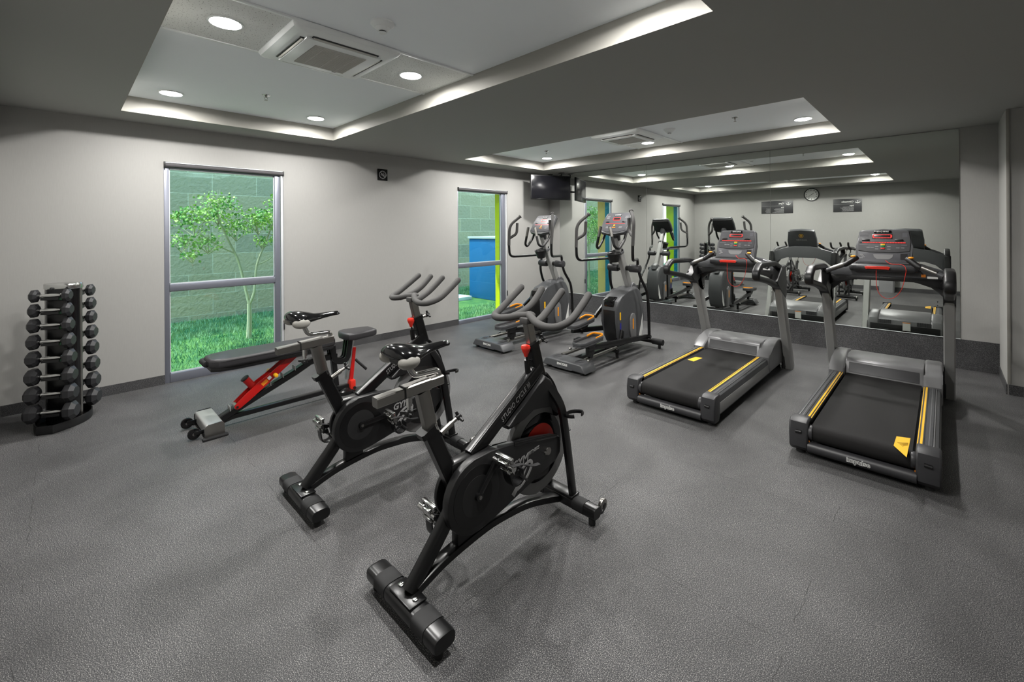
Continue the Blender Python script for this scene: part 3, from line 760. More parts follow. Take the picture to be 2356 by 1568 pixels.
        k.sweep(smooth([(-.042, .02, .006), (-.040, .06, .030), (-.024, .088, .050), (.024, .088, .050), (.040, .06, .030), (.042, .02, .006)], 4), .014, .003, ref=(0, 1, .6), square=True)
        k.sweep(smooth([(0, .030, -.004), (0, .085, .0), (0, .098, .04), (0, .06, .06)], 4), .020, .003, ref=(1, 0, 0), square=True)
        k.build('toe_cage', M['black_plastic'], pd)
        k = MB(Mp); k.sweep(smooth([(.046, -.02, -.01), (.05, .0, .03), (.045, .03, .06), (.05, .05, .085), (.055, .06, .11)], 4), .009, .0015, ref=(1, 0, 0), square=True); k.build('strap', M['rubber'], pd)
    # saddle assembly
    sp = MB().sweep([(0, -.385, .72), (0, -.440, .945)], .021, .030, square=True).build('seat_post', M['steel'], t)
    sl = MB()
    sl.sweep([(0, -.664, .957), (0, -.335, .975)], .022, .021, square=True)
    sl.build('seat_slider', M['steel'], t)
    MB().sweep([(0, -.535, .965), (0, -.405, .972)], .025, .025, square=True).build('slider_sleeve', M['steel'], t)
    MB().sweep([(0, -.538, .9648), (0, -.533, .9651)], .0258, .0258, square=True).build('sleeve_gasket', M['rubber'], t)
    b = MB(); b.sweep(fillet([(0, -.352, .965), (0, -.348, 1.018), (0, -.485, 1.022), (0, -.520, 1.105)], .030, 6), .0135, n=14); b.build('saddle_pipe', M['chrome'], t)
    k = MB().cyl((0, -.505, .945), (0, -.505, .900), .014, 16).cyl((0, -.505, .900), (0, -.505, .885), .009, 12).build('slider_lock', M['chrome'], t)
    def star(parent, c, d, r=.028):
        d = Vector(d).normalized(); u = Vector((1, 0, 0)) if abs(d.x) < .9 else Vector((0, 1, 0)); u = (u-d*u.dot(d)).normalized(); v = d.cross(u)
        b = MB()
        b.cyl(Vector(c)-d*.012, Vector(c)+d*.012, r*.5, 14, bev=.003)
        for i in range(3):
            q = 2*PI*i/3+.4; e = u*math.cos(q)+v*math.sin(q)
            b.sweep([Vector(c)+e*r*.2, Vector(c)+e*r*1.1], .009, .0085, ref=d, n=10, scale=[1, .75])
        b.build('star_knob', M['black_plastic'], parent)
    star(k, (0, -.505, .868), (0, 0, -1), .036)
    sn = MB().cyl((0.018, -.35, .735), (.024, -.295, .765), .013, 14).cyl((.022, -.30, .762), (.026, -.27, .778), .009, 12).build('seat_post_lock', M['steel'], t)
    star(sn, (.028, -.258, .785), (.1, .8, .42))
    # saddle body
    sec = [(-.606, .030, .022, 1.146), (-.598, .070, .036, 1.149), (-.575, .094, .046, 1.151), (-.535, .098, .050, 1.147), (-.49, .080, .044, 1.138), (-.45, .052, .032, 1.131), (-.40, .034, .026, 1.131), (-.34, .026, .022, 1.134), (-.305, .024, .020, 1.134), (-.292, .012, .010, 1.130)]
    b = MB(); vs = []; n = 22
    for (y, hw, hh, z) in sec:
        for j in range(n):
            q = 2*PI*j/n; cx = math.cos(q); sz = math.sin(q)
            zz = z + hh*(sz*(.55 if sz > 0 else .75)) - .020*abs(cx)**3*(hw/.1)
            vs.append((hw*cx, y, zz))
    fs = []
    for i in range(len(sec)-1):
        for j in range(n): fs.append((i*n+j, i*n+(j+1) % n, (i+1)*n+(j+1) % n, (i+1)*n+j))
    fs.append(tuple(range(n))); fs.append(tuple((len(sec)-1)*n+j for j in range(n)))
    b.add(vs, fs); sd = b.build('saddle', M['gloss_black'], t, ang=60)
    for s in (-1, 1):
        MB().ball((s*.074, -.550, 1.112), .044, (.70, 1.15, .72), 18).build('saddle_pad', M['seat_grey'], sd)
    MB().box((0, -.53, 1.108), (.07, .10, .03), .008).build('saddle_clamp', M['black_plastic'], sd)
    # handlebar
    hp = MB().sweep([(0, .290, .99), (0, .250, 1.150)], .019, .027, square=True).build('handlebar_post', M['steel'], t)
    b = MB().cyl((.0, .30, 1.000), (.0, .360, 1.018), .011, 12).build('post_lock', M['steel'], t)
    star(b, (0, .380, 1.022), (0, .95, .25))
    b = MB(); r = .0200
    for s in (-1, 1):
        b.sweep(smooth([(0, .262, 1.178), (s*.05, .232, 1.172), (s*.11, .204, 1.158), (s*.18, .196, 1.150), (s*.235, .225, 1.155), (s*.258, .300, 1.180), (s*.258, .385, 1.232), (s*.252, .470, 1.290)], 5), r, n=14, ref=(0, 0, 1))
        b.sweep(smooth([(s*.10, .206, 1.158), (s*.088, .26, 1.170), (s*.074, .325, 1.195), (s*.070, .385, 1.232), (s*.075, .460, 1.295)], 5), r, n=14, ref=(1, 0, 0))
        b.ball((s*.252, .470, 1.290), r, n=12); b.ball((s*.075, .460, 1.295), r, n=12)
    b.ball((0, .268, 1.178), .026, (1.5, 1, .8)); b.box((0, .250, 1.152), (.06, .075, .035), .008)
    b.build('handlebar', M['foam'], t)
    # resistance knob and brake bracket
    b = MB().cyl((0, .255, .835), (0, .243, .935), .016, 14).cyl((0, .243, .93), (0, .238, .975), .006, 10)
    b.box((0, .275, .925), (.026, .07, .008), .002); b.box((0, .305, .86), (.026, .075, .010), .002)
    br = b.build('brake_bracket', M['black_paint'], t)
    MB().lathe([(.009, -.036), (.013, -.022), (.026, .006), (.028, .016), (.024, .026), (.014, .028)], c=(0, .236, .99), n=20).build('tension_knob', M['bright_red'], br)
    # bottle holder
    b = MB(); rc = (.085, .485, .60)
    b.sweep([(rc[0]+.048+.050*math.cos(a), rc[1]+.01+.050*math.sin(a), rc[2]+.010*math.cos(a)) for a in [2*PI*i/20 for i in range(18)]], .011, .004, ref=(0, 0, 1), n=8)
    b.sweep(smooth([(rc[0]-.015, rc[1]-.02, rc[2]), (rc[0]-.012, rc[1]-.015, rc[2]-.06), (rc[0], rc[1], rc[2]-.095), (rc[0]+.02, rc[1]+.01, rc[2]-.10)], 4), .010, .003, ref=(1, 0, 0), square=True)
    b.build('bottle_holder', M['black_plastic'], t)
    return t
bike(4.400, -5.770, math.radians(50), 'black studio bike nearest the camera, right one of the pair')
bike(3.291, -5.790, math.radians(5), 'black studio bike in front of the weight bench, left one of the pair')

# ------------------------------------------------------------------ treadmills
def treadmill(x0, y0, sticker_rear, lab):
    t = thing('treadmill', lab, 'treadmill', (x0, y0, 0), group='treadmills')
    # deck
    b = MB(); b.box((0, -.05, .135), (.70, 2.0, .07), .01); b.build('deck_frame', M['black_paint'], t)
    for s in (-1, 1):
        r = MB()
        prof = [(.285, .205), (.285, .236), (.305, .240), (.318, .240), (.322, .235), (.330, .235), (.334, .240), (.360, .240), (.366, .234), (.376, .234), (.390, .226), (.396, .190), (.396, .075), (.380, .065), (.345, .065), (.345, .19)]
        r.prism([(s*x, z) for x, z in prof], -1.09, .50, axis='Y'); rl = r.build('side_rail', M['charcoal'], t)
        st = MB(); st.box((s*.290, -.29, .2395), (.005, 1.56, .0025)); st.build('yellow_stripe', M['yellow'], rl, flat=True)
        st = MB(); st.box((s*.307, -.29, .2408), (.012, 1.56, .0025)); st.build('yellow_stripe', M['yellow'], rl, flat=True)
        for xx in (.345, .368): MB().box((s*xx, -.29, .2405), (.006, 1.56, .002), .0008).build('rail_rib', M['silver_plastic'], rl)
        st = MB(); st.box((s*.3965, -.29, .130), (.003, 1.56, .090), .001); st.build('side_trim', M['grey_paint'], rl)
        # rear end cap
        poly = [(-1.135, .03), (-1.165, .06), (-1.172, .15), (-1.155, .235), (-1.125, .252), (-1.035, .252), (-1.035, .075), (-1.06, .03)]
        c = MB().prism(poly, s*.285, s*.405, bev=.014, seg=3).build('end_cap', M['dark_charcoal'], t)
        MB().sweep([(s*.325, -1.168, .172), (s*.362, -1.168, .169)], .012, .014, ref=(0, 0, 1), n=14).build('adjuster_hole', M['black_plastic'], c)
        MB().cyl((s*.262, -1.11, .165), (s*.288, -1.11, .165), .052, 20, bev=.004).build('roller_cheek', M['dark_charcoal'], c)
        MB().prism([(-1.145, .05), (-1.145, .115), (-1.12, .10), (-1.12, .045)], s*.280, s*.2845).build('warning_label', M['sticker_orange'], c)
    # running belt, wrapping the rear roller
    prof = [(.62, .238), (-1.10, .238)]
    pts = [(0, .60, .215)] + []
    b = MB(); path = [(0, .60, .212), (0, -1.095, .212)] + [(0, -1.095-.055*math.sin(a), .157+.055*math.cos(a)) for a in [PI*i/10 for i in range(1, 10)]] + [(0, -1.095, .102), (0, .60, .102)]
    b.sweep(path, .268, .0035, square=False, n=4, ref=(1, 0, 0)) if False else None
    vs = []; fs = []
    up_ = [(y, z+.010 if z > .157 else z) for (_, y, z) in path]
    for (y, z) in up_: vs += [(-.270, y, z), (.270, y, z)]
    N = len(up_)
    for i in range(N-1): fs.append((2*i, 2*i+1, 2*i+3, 2*i+2))
    k = len(vs)
    for (y, z) in up_:
        dz = -.004 if z > .157 else .004; vs += [(-.270, y+(.004 if y < -1.1 else 0), z+dz), (.270, y+(.004 if y < -1.1 else 0), z+dz)]
    for i in range(N-1): fs.append((k+2*i, k+2*i+2, k+2*i+3, k+2*i+1))
    for i in range(N-1): fs.append((2*i, 2*i+2, k+2*i+2, k+2*i)); fs.append((2*i+1, k+2*i+1, k+2*i+3, 2*i+3))
    b.add(vs, fs); be = b.build('running_belt', M['belt'], t, ang=40)
    ym, xm = ((-.98, .21) if sticker_rear else (-.05, -.19))
    if sticker_rear:
        st = MB(); st.prism([(xm-.028, ym+.05), (xm+.042, ym+.08), (xm+.038, ym-.27), (xm-.032, ym-.13)], .2222, .2232, axis='Z'); st.build('belt_logo', M['yellow'], be, flat=True)
        st = MB()
        for i in range(5): st.sweep(smooth([(xm-.02+.008*i, ym-.06-.012*i, .2238), (xm+.00+.004*i, ym-.05-.01*i, .2238), (xm+.035, ym-.02-.01*i, .2238)], 3), .0006, .0012, ref=(0, 0, 1), n=5)
        st.build('belt_logo_lines', M['black_plastic'], be)
    else:
        st = MB(); st.prism([(xm-.055, ym-.10), (xm-.03, ym+.06), (xm+.04, ym+.07), (xm+.02, ym-.12)], .2222, .2232, axis='Z'); st.build('belt_logo', M['yellow'], be, flat=True)
    # rear bar with the maker's lettering
    rb = MB().cyl((-.29, -1.135, .066), (.29, -1.135, .066), .038, 24).build('rear_bar', M['dark_charcoal'], t)
    Fr = frame((0, -1.1735, .070), (1, 0, 0), (0, 0, 1))
    text('printed_name', 'impulse', .042, M['white'], rb, Fr, shear=.0, bold=.0022, sp=.98)
    text('printed_name', 'impulse', .042, M['black_plastic'], rb, Fr @ Matrix.Translation((0, 0, .0007)), shear=.0, bold=-.0004, sp=.98)
    # motor hood
    hood = [(.495, .225), (.510, .262), (.530, .325), (.545, .350), (.575, .362), (.74, .368), (.95, .352), (1.10, .325), (1.16, .285), (1.18, .20), (1.18, .085), (1.12, .07), (.46, .07)]
    b = MB().prism(hood, -.285, .285, bev=.012)
    b.build('motor_hood', M['silver_plastic'], t)
    b = MB().prism([(.492, .238), (.505, .265), (.524, .325), (.534, .325), (.52, .265), (.50, .238)], -.255, .255, bev=.002); b.build('hood_shade_strip', M['dark_charcoal'], t)  # dark strip on the hood's steep rear face, its shade put into the colour
    for s in (-1, 1):
        sh = [(.40, .250), (.45, .275), (.58, .330), (.74, .372), (.86, .378), (1.02, .350), (1.15, .30), (1.185, .20), (1.185, .08), (.45, .08), (.40, .16)]
        MB().prism(sh, s*.282, s*.408, bev=.022, seg=3).build('hood_shoulder', M['silver_plastic'], t)
    # front face with vents, label and power inlet
    fp = MB().box((0, 1.182, .155), (.76, .014, .14), .004).build('front_panel', M['black_plastic'], t)
    b = MB()
    for s in (-1, 1):
        for i in range(13): b.box((s*.21+(i-6)*.011, 1.184, .262), (.006, .012, .055))
    b.build('vent_slots', M['slot'], t, flat=True)
    MB().box((.03, 1.192, .215), (.085, .004, .12)).build('rating_label', M['white'], fp)
    MB().box((.03, 1.194, .268), (.085, .003, .012)).build('label_strip', M['sticker_orange'], fp)
    MB().box((-.22, 1.192, .135), (.10, .006, .05), .002).build('power_inlet', M['slot'], fp)
    b = MB(); b.sweep(smooth([(-.22, 1.195, .135), (-.21, 1.24, .12), (-.16, 1.27, .03), (-.08, 1.29, .008), (.0, 1.33, .006)], 4), .005, n=8); b.build('power_cord', M['rubber'], fp)
    for s in (-1, 1):
        MB().cyl((s*.33, 1.05, .0), (s*.33, 1.05, .07), .03, 16).build('front_foot', M['rubber'], t)
        MB().cyl((s*.345, -1.09, .0), (s*.345, -1.09, .04), .03, 16).build('rear_foot', M['rubber'], t)
    # uprights
    for s in (-1, 1):
        u = MB().sweep([(s*.452, 1.075, .012), (s*.452, 1.055, .06), (s*.452, .70, .86), (s*.452, .62, 1.03)], .040, .062, square=True).build('upright', M['grey_paint'], t)
        MB().prism([(.95, .02), (1.16, .02), (1.13, .14), (1.02, .26), (.94, .20)], s*.395, s*.428, bev=.006).build('upright_bracket', M['black_plastic'], u)
        b = MB(); 
        for z in (.93, .965): b.cyl((s*.38, .66, z), (s*.372, .66, z), .008, 10)
        b.build('bolt', M['chrome'], u)
        # side handle loop
        lp = fillet([(s*.452, -.200, 1.220), (s*.452, -.10, 1.283), (s*.452, .42, 1.270), (s*.452, .62, 1.215), (s*.452, .64, 1.06), (s*.452, .48, 1.03), (s*.452, .22, 1.098), (s*.452, -.08, 1.145), (s*.452, -.200, 1.165)], .05, 4, closed=True)
        h = MB().sweep(lp, .035, .027, closed=True, n=24, pw=.6).build('side_handle', M['black_plastic'], t, ang=60)
        MB().prism([(.36, 1.085), (.46, 1.11), (.58, 1.225), (.76, 1.235), (.80, 1.10), (.80, .90), (.74, .855), (.67, .90), (.56, .99), (.44, 1.045)], s*.412, s*.494, bev=.018, seg=3).build('handle_bracket', M['black_plastic'], h)
        # diagonal hand grip rising towards the console
        g0, g1, g2 = Vector((s*.415, .36, 1.225)), Vector((s*.255, .40, 1.300)), Vector((s*.195, .44, 1.350))
        g = MB().sweep([g0, g0.lerp(g1, .5), g1], .022, .020, n=16, ref=(0, 0, 1)).build('hand_grip', M['charcoal'], t)
        MB().sweep([g0.lerp(g1, .25)+Vector((0, -.003, .004)), g0.lerp(g1, .85)+Vector((0, -.003, .004))], .0215, .0195, n=16, ref=(0, 0, 1)).build('pulse_sensor', M['steel'], g)
        MB().sweep(smooth([g1-(g1-g0)*.1, g1, g2, g2+Vector((-s*.012, .012, .010))], 4), .025, .023, n=16, ref=(0, 0, 1)).build('grip_end', M['black_plastic'], g)
        MB().ball((g2.x+s*.012, g2.y-.004, g2.z+.022), .020, (1.1, 1, .55), 14).build('speed_button', M['orange'], g)
    # arch between the uprights with the tray
    arch = [(-.490, 1.00), (-.42, 1.00), (-.34, 1.10), (-.22, 1.145), (.22, 1.145), (.34, 1.10), (.42, 1.00), (.490, 1.00), (.490, 1.22), (.40, 1.24), (.28, 1.30), (.12, 1.33), (-.12, 1.33), (-.28, 1.30), (-.40, 1.24), (-.490, 1.21)]
    MB().prism(arch, .69, .765, axis='Y', bev=.012).build('console_arch', M['charcoal'], t)
    arch2 = [(-.44, 1.06), (-.34, 1.125), (-.22, 1.150), (.22, 1.150), (.34, 1.125), (.44, 1.06), (.44, 1.18), (-.44, 1.18)]
    MB().prism(arch2, .560, .74, axis='Y', bev=.008).build('cross_bar', M['black_paint'], t)
    MB().prism([(-.43, 1.16), (.43, 1.16), (.43, 1.215), (.26, 1.280), (-.26, 1.280), (-.43, 1.215)], .575, .72, axis='Y', bev=.012).build('console_base', M['charcoal'], t)
    tr = MB().box((0, .575, 1.262), (.50, .17, .070), .028, seg=4).build('tray', M['dark_charcoal'], t)
    MB().box((0, .60, 1.2985), (.40, .10, .004), .0018).build('tray_mat', M['black_plastic'], tr)
    rbh = MB().sweep([(-.118, .490, 1.262), (-.108, .488, 1.268), (.042, .488, 1.268), (.052, .490, 1.262)], .014, .013, ref=(0, 0, 1), square=True).build('stop_handle', M['bright_red'], t)
    b = MB(); b.sweep(smooth([(-.04, .484, 1.25), (-.038, .478, 1.12), (-.02, .478, 1.03), (.03, .478, .985), (.09, .478, 1.00), (.14, .478, 1.08), (.165, .478, 1.20), (.17, .482, 1.27), (.14, .505, 1.305), (.06, .56, 1.304), (.02, .588, 1.335)], 6), .0022, n=6); b.build('safety_cord', M['bright_red'], t)
    MB().box((.285, .572, 1.205), (.030, .004, .024)).build('warning_sticker', M['sticker_orange'], t)
    MB().box((.345, .572, 1.192), (.07, .003, .018)).build('notice_sticker', M['white'], t)
    # console
    c0 = Vector((0, .60, 1.298)); upv = Vector((0, .163, .367)).normalized(); L = .405
    Fc = frame(c0, (1, 0, 0), upv) @ Matrix.Diagonal((1, .905, 1, 1))
    con = MB(Fc); sh = [(-.215, 0), (.215, 0), (.213, .20), (.192, .38), (.16, .398), (0, .404), (-.16, .398), (-.192, .38), (-.213, .20)]
    con.prism(sh, -.075, 0, axis='Z', bev=.014, seg=3); con = con.build('console', M['charcoal'], t)
    face = MB(Fc); face.prism([(-.190, .148), (-.10, .133), (.10, .133), (.190, .148), (.196, .25), (.182, .375), (-.182, .375), (-.196, .25)], 0, .006, axis='Z', bev=.002); face.build('display_panel', M['dark_charcoal'], con)
    face = MB(Fc); face.prism([(-.192, .020), (.192, .020), (.192, .140), (.10, .124), (-.10, .124), (-.192, .140)], 0, .004, axis='Z', bev=.001); face.build('lower_panel', M['panel_grey'], con)
    nb = MB(Fc); nb.box((-.01, .368, .009), (.13, .030, .006), .001); nb.build('name_badge', M['gloss_black'], con)
    text('badge_name', 'ENCORE', .020, M['white'], con, Fc @ Matrix.Translation((-.01, .3685, .0125)), bold=.0002, sp=1.25)
    d = MB(Fc); d.box((-.012, .315, .008), (.150, .056, .003), .001); d.build('screen', M['display'], con)
    d = MB(Fc)
    for (x, y) in [(-.077+.0086*i, .315+s*.0205) for i in range(16) for s in (-1, 1)] + [(-.077+.0086*i, .315+s*.0150) for i in range(16) for s in (-1, 1)] + [(-.012+s*q, .304+.0055*j) for s in (-1, 1) for q in (.065, .0705) for j in range(5)]:
        d.box((x, y, .010), (.0062, .0040, .001))
    for i in range(28): d.box((-.158+.0116*i, .243, .0072), (.0085, .011, .001), rot=None)
    d.build('led_matrix', M['led'], con, flat=True)
    d = MB(Fc); d.box((-.012, .243, .0062), (.345, .020, .0012)); d.build('led_strip', M['display'], con)
    d = MB(Fc)
    for s in (-1, 1): d.box((s*.125-.012, .272, .010), (.060, .018, .010), .003)
    d.build('fan_vents', M['black_plastic'], con)
    for (x, z, w, h) in ((-.150, .345, .070, .008), (-.150, .328, .070, .008), (-.150, .311, .070, .008), (.155, .33, .038, .050), (-.15, .215, .07, .018), (.15, .213, .04, .018)):
        MB(Fc).box((x, z, .0068), (w, h, .001)).build('key_panel', M['panel_grey'], con, flat=True)
    for (x, y) in [(-.165, .10), (-.157, .086), (-.149, .072), (-.165, .058), (-.115, .185), (-.085, .185), (.105, .183), (.14, .183), (-.05, .196), (-.05, .168), (.04, .196), (.04, .168)]:
        MB(Fc).box((x, y, .0072), (.026, .005, .001)).build('key_mark', M['grey_print'], con, flat=True)
    d = MB(Fc).prism([(-.075, .108), (.075, .108), (.068, .075), (.045, .052), (-.045, .052), (-.068, .075)], .004, .0055, axis='Z'); d.build('speaker_grille', M['flywheel'], con, flat=True)
    MB(Fc).box((.15, .085, .0045), (.05, .065, .002)).build('card_slot', M['display'], con)
    for nm, mm, (x, y), sz in (('start_button', 'knobyellow', (-.005, .219), (.034, .016)), ('go_button', 'green_knob', (-.005, .200), (.032, .012)), ('stop_button', 'bright_red', (-.005, .174), (.032, .012))):
        MB(Fc).box((x, y, .009), (sz[0], sz[1], .006), .002).build(nm, M[mm], con)
    # back of the console
    Fb = frame(c0+upv*.235+Vector((0, .0775, -.035)), (-1, 0, 0), upv)
    b = MB(Fb); b.sweep([(.032*math.cos(2*PI*i/28), .035+.032*math.sin(2*PI*i/28), 0) for i in range(28)], .0008, .0022, ref=(0, 0, 1), closed=True, n=6)
    for j in (-1, 0, 1): b.box((0, .035+j*.011, 0), (.030, .005, .001))
    b.build('back_emblem', M['yellow'], con)
    text('back_name', 'ENCORE', .034, M['grey_print'], con, Fb @ Matrix.Translation((0, -.045, 0)), sp=1.2, bold=.0003)
    return t
treadmill(4.285, -2.400, False, 'grey and black treadmill beside the elliptical, left of the pair')
treadmill(5.622, -2.400, True, 'grey and black treadmill nearest the right wall, right of the pair')

# ------------------------------------------------------------------ elliptical trainers
def elliptical(x0, y0, lab):
    t = thing('elliptical_trainer', lab, 'elliptical trainer', (x0, y0, 0), group='elliptical trainers')
    # rear base cover
    b = MB(); prof = [(-.31, .030), (-.300, .055), (-.262, .112), (-.24, .122), (.24, .122), (.262, .112), (.300, .055), (.31, .030), (.14, .030), (.135, .048), (-.155, .048), (-.16, .030)]
    b.prism(prof, -.905, -.665, axis='Y', bev=.016, seg=3); rc = b.build('rear_cover', M['charcoal'], t)
    b = MB()
    for s in (-1, 1):
        for r in (.05, .036, .022): b.sweep([(s*.165+r*.9*math.cos(a), -.785+r*1.4*math.sin(a), .1225) for a in [2*PI*i/20 for i in range(20)]], .002, .001, ref=(0, 0, 1), closed=True, n=6)
    b.build('top_ribs', M['dark_charcoal'], rc)
    Fr = frame((-.005, -.907, .082), (1, 0, 0), (0, 0, 1))
    text('printed_name', 'ENCORE', .036, M['white'], rc, Fr, bold=.0012, sp=1.1)
    for s in (-1, 1): MB().cyl((s*.245, -.86, 0), (s*.245, -.86, .035), .022, 14, bev=.004).build('levelling_foot', M['rubber'], rc)
    # base frame
    b = MB(); b.sweep([(0, -.70, .085), (0, .70, .085)], .035, .025, square=True)
    b.box((0, -.02, .10), (.42, .06, .05), .008)
    b.build('base_frame', M['black_paint'], t)
    for s in (-1, 1):
        MB().cyl((s*.165, -.70, .118), (s*.165, .0, .128), .021, 16).build('guide_rail', M['steel'], t)
        MB().cyl((s*.165, .02, .0), (s*.165, .02, .08), .02, 14, bev=.004).build('mid_foot', M['rubber'], t)
    st = MB().cyl((-.30, .80, .085), (.30, .80, .085), .032, 20).build('front_stabiliser', M['black_paint'], t)
    for s in (-1, 1):
        MB().cyl((s*.26, .80, .085), (s*.415, .80, .085), .042, 22, bev=.006).build('end_sleeve', M['rubber'], st)
        MB().cyl((s*.36, .80, 0), (s*.36, .80, .05), .02, 14, bev=.004).build('levelling_foot', M['rubber'], st)
    # shroud
    body = [(.22, .115), (.14, .22), (.105, .42), (.095, .62), (.12, .70), (.22, .745), (.40, .80), (.53, .845), (.63, .845), (.71, .80), (.78, .70), (.815, .55), (.81, .38), (.78, .22), (.73, .115)]
    MB().prism(body, -.125, .125, bev=.035, seg=4).build('drive_shroud', M['charcoal'], t)
    MB().prism([(.105, .60), (.085, .64), (.095, .71), (.20, .742), (.22, .66), (.16, .60)], -.075, .075, bev=.014, seg=3).build('rear_cap', M['gloss_black'], t)
    b = MB(); b.prism([(.150, .16), (.095, .40), (.088, .575), (.13, .58), (.17, .40), (.2, .16)], -.085, .085, bev=.006); sp = b.build('rear_plate', M['black_plastic'], t)
    for s in (-1, 1):
        cov = [(.42, .12), (.365, .30), (.37, .44), (.40, .49), (.44, .505), (.48, .495), (.51, .46), (.515, .33), (.53, .12)]
        c = MB().prism([(y+.03, z) for y, z in cov], s*.12, s*.148, bev=.010, seg=3).build('side_cover', M['flywheel'], t)
        MB().sweep([(s*.1485, .468, .29), (s*.1485, .468, .43)], .002, .016, n=12, ref=(1, 0, 0)).build('orange_stripe', M['orange'], c)
        MB().prism([(.66, .15), (.70, .26), (.77, .46), (.765, .24), (.73, .15)], s*.1242, s*.1262).build('white_decal', M['white'], t)
        MB().sweep([(s*.127, .17, .45), (s*.127, .17, .55)], .001, .017, n=12).build('yellow_decal', M['yellow'], t)
        MB().box((s*.127, .175, .365), (.002, .034, .09)).build('blue_decal', M['blue'], t)
    # mast
    MB().sweep([(0, .640, .80), (0, .47, 1.13), (0, .285, 1.54)], .036, .050, square=True).build('mast', M['grey_paint'], t)
    MB().prism([(.56, .80), (.60, .87), (.66, .90), (.73, .86), (.76, .78), (.60, .78)], -.06, .06, bev=.02, seg=3).build('mast_collar', M['charcoal'], t)
    # pivot hub and swinging arms
    hub = MB().cyl((-.235, .49, 1.11), (.235, .49, 1.11), .034, 24).build('pivot_hub', M['black_plastic'], t)
    for s in (-1, 1): MB().cyl((s*.085, .49, 1.11), (s*.245, .49, 1.11), .054, 24, bev=.014).build('hub_sleeve', M['dark_charcoal'], hub)
    for s in (-1, 1):
        ph = -.035 if s > 0 else .035
        Rm = Matrix.Translation((0, .49, 1.11)) @ Matrix.Rotation(ph, 4, 'X') @ Matrix.Translation((0, -.49, -1.11))
        lo = [(s*.205, .49, 1.12), (s*.208, .485, 1.20), (s*.215, .455, 1.235), (s*.245, .40, 1.24), (s*.385, .08, 1.24), (s*.41, -.005, 1.25), (s*.42, -.03, 1.31), (s*.42, -.035, 1.40)]
        a = MB(Rm).sweep(fillet([(s*.205, .49, 1.10), (s*.208, .485, 1.240), (s*.42, -.03, 1.240), (s*.42, -.035, 1.44)], .085, 6), .0185, n=14, ref=(.3, .2, 1)).build('upper_arm', M['black_paint'], t)
        MB(Rm).sweep(fillet([(s*.42, -.035, 1.42), (s*.42, -.01, 1.735), (s*.305, .12, 1.87)], .09, 6), .0215, n=14, ref=(.3, 1, .1)).cyl((s*.312, .112, 1.862), (s*.300, .125, 1.876), .028, 16).build('outer_grip', M['foam'], a)
        MB(Rm).sweep(fillet([(s*.42, -.022, 1.53), (s*.325, .05, 1.60), (s*.312, .055, 1.77)], .05, 6), .021, n=14, ref=(.3, 1, .1)).build('inner_grip', M['foam'], a)
    # lower arms, pedals and link arms: right pedal rearmost
    for s in (1, -1):
        if s > 0:
            la = [(.225, .485, 1.09), (.235, .52, .98), (.262, .63, .80), (.270, .66, .62), (.275, .665, .40), (.278, .665, .17)]
            pe, ph = (.195, -.66, .345), .10; a0, a1 = (.245, .66, .165), (.215, -.70, .27)
        else:
            la = [(-.225, .485, 1.09), (-.235, .50, .98), (-.262, .60, .80), (-.270, .78, .60), (-.275, .86, .40), (-.278, .86, .22)]
            pe, ph = (-.195, -.26, .44), .22; a0, a1 = (-.245, .85, .21), (-.215, -.42, .36)
        MB().sweep(smooth(la, 4), .0195, n=14, ref=(1, 0, 0)).build('lower_arm', M['black_paint'], t)
        e = la[-1]
        b = MB().sweep([a0, tuple((Vector(a0)*.35+Vector(a1)*.65)), a1], .022, .032, square=True)
        b.cyl((e[0]-.05*s, e[1], e[2]), (e[0]+.022*s, e[1], e[2]), .026, 16); pa = b.build('pedal_arm', M['black_paint'], t)
        MB().cyl((s*.16, a1[1]+.10, .155), (s*.20, a1[1]+.10, .155), .030, 18).box((s*.19, a1[1]+.08, .215), (.05, .13, .09), .012).build('rail_roller', M['black_plastic'], pa)
        MB().cyl((s*.225, a1[1]-.02, .125), (s*.245, a1[1]-.02, .125), .018, 14).build('roller_bolt', M['steel'], pa)
        # pedal: tray with raised rim
        Mp = Matrix.Translation(pe) @ Matrix.Rotation(ph*.5, 4, 'X')
        out = [(-.055, -.235), (-.082, -.19), (-.088, -.05), (-.078, .08), (-.082, .19), (-.055, .225), (.055, .225), (.080, .19), (.080, .08), (.086, -.05), (.082, -.19), (.055, -.235)]
        p = MB(Mp).prism(out, -.03, -.005, axis='Z', bev=.008); p = p.build('pedal', M['charcoal'], t)
        rim = fillet([(x, y, .010) for x, y in out], .03, 3, closed=True)
        MB(Mp).sweep(rim, .020, .006, closed=True, ref=(0, 0, 1), n=10).build('pedal_rim', M['charcoal'], p)
        MB(Mp).prism([(x*.85, y*.93) for x, y in out], -.004, 0, axis='Z').build('pedal_mat', M['rubber'], p)
        MB(Mp).sweep(fillet([(-.070, .075, .030), (-.072, .195, .036), (-.05, .218, .038), (.05, .218, .038), (.072, .195, .036), (.072, .05, .030)], .04, 4), .012, .0055, ref=(0, 0, 1), n=10).build('toe_guard', M['orange'], p)
        MB(Mp).prism([(-.10, -.03), (.12, -.03), (.06, -.085), (-.04, -.085)], -.05, .05, bev=.01).build('pedal_mount', M['black_plastic'], p)
    # crank link on the left with its grey cap
    b = MB().sweep([(-.185, .50, .75), (-.19, .05, .47)], .016, .026, square=True); lk = b.build('crank_link', M['black_paint'], t)
    MB().box((-.185, .50, .755), (.075, .16, .07), .025, rot=Matrix.Rotation(.35, 4, 'X'), seg=4).build('link_cap', M['dark_charcoal'], lk)
    MB().cyl((-.11, .56, .79), (-.15, .56, .79), .028, 16).build('link_pivot', M['black_plastic'], lk)
    b = MB().prism([(.10, .13), (.16, .33), (.21, .30), (.17, .13)], .13, .16, bev=.005); b.build('right_link', M['black_paint'], t)
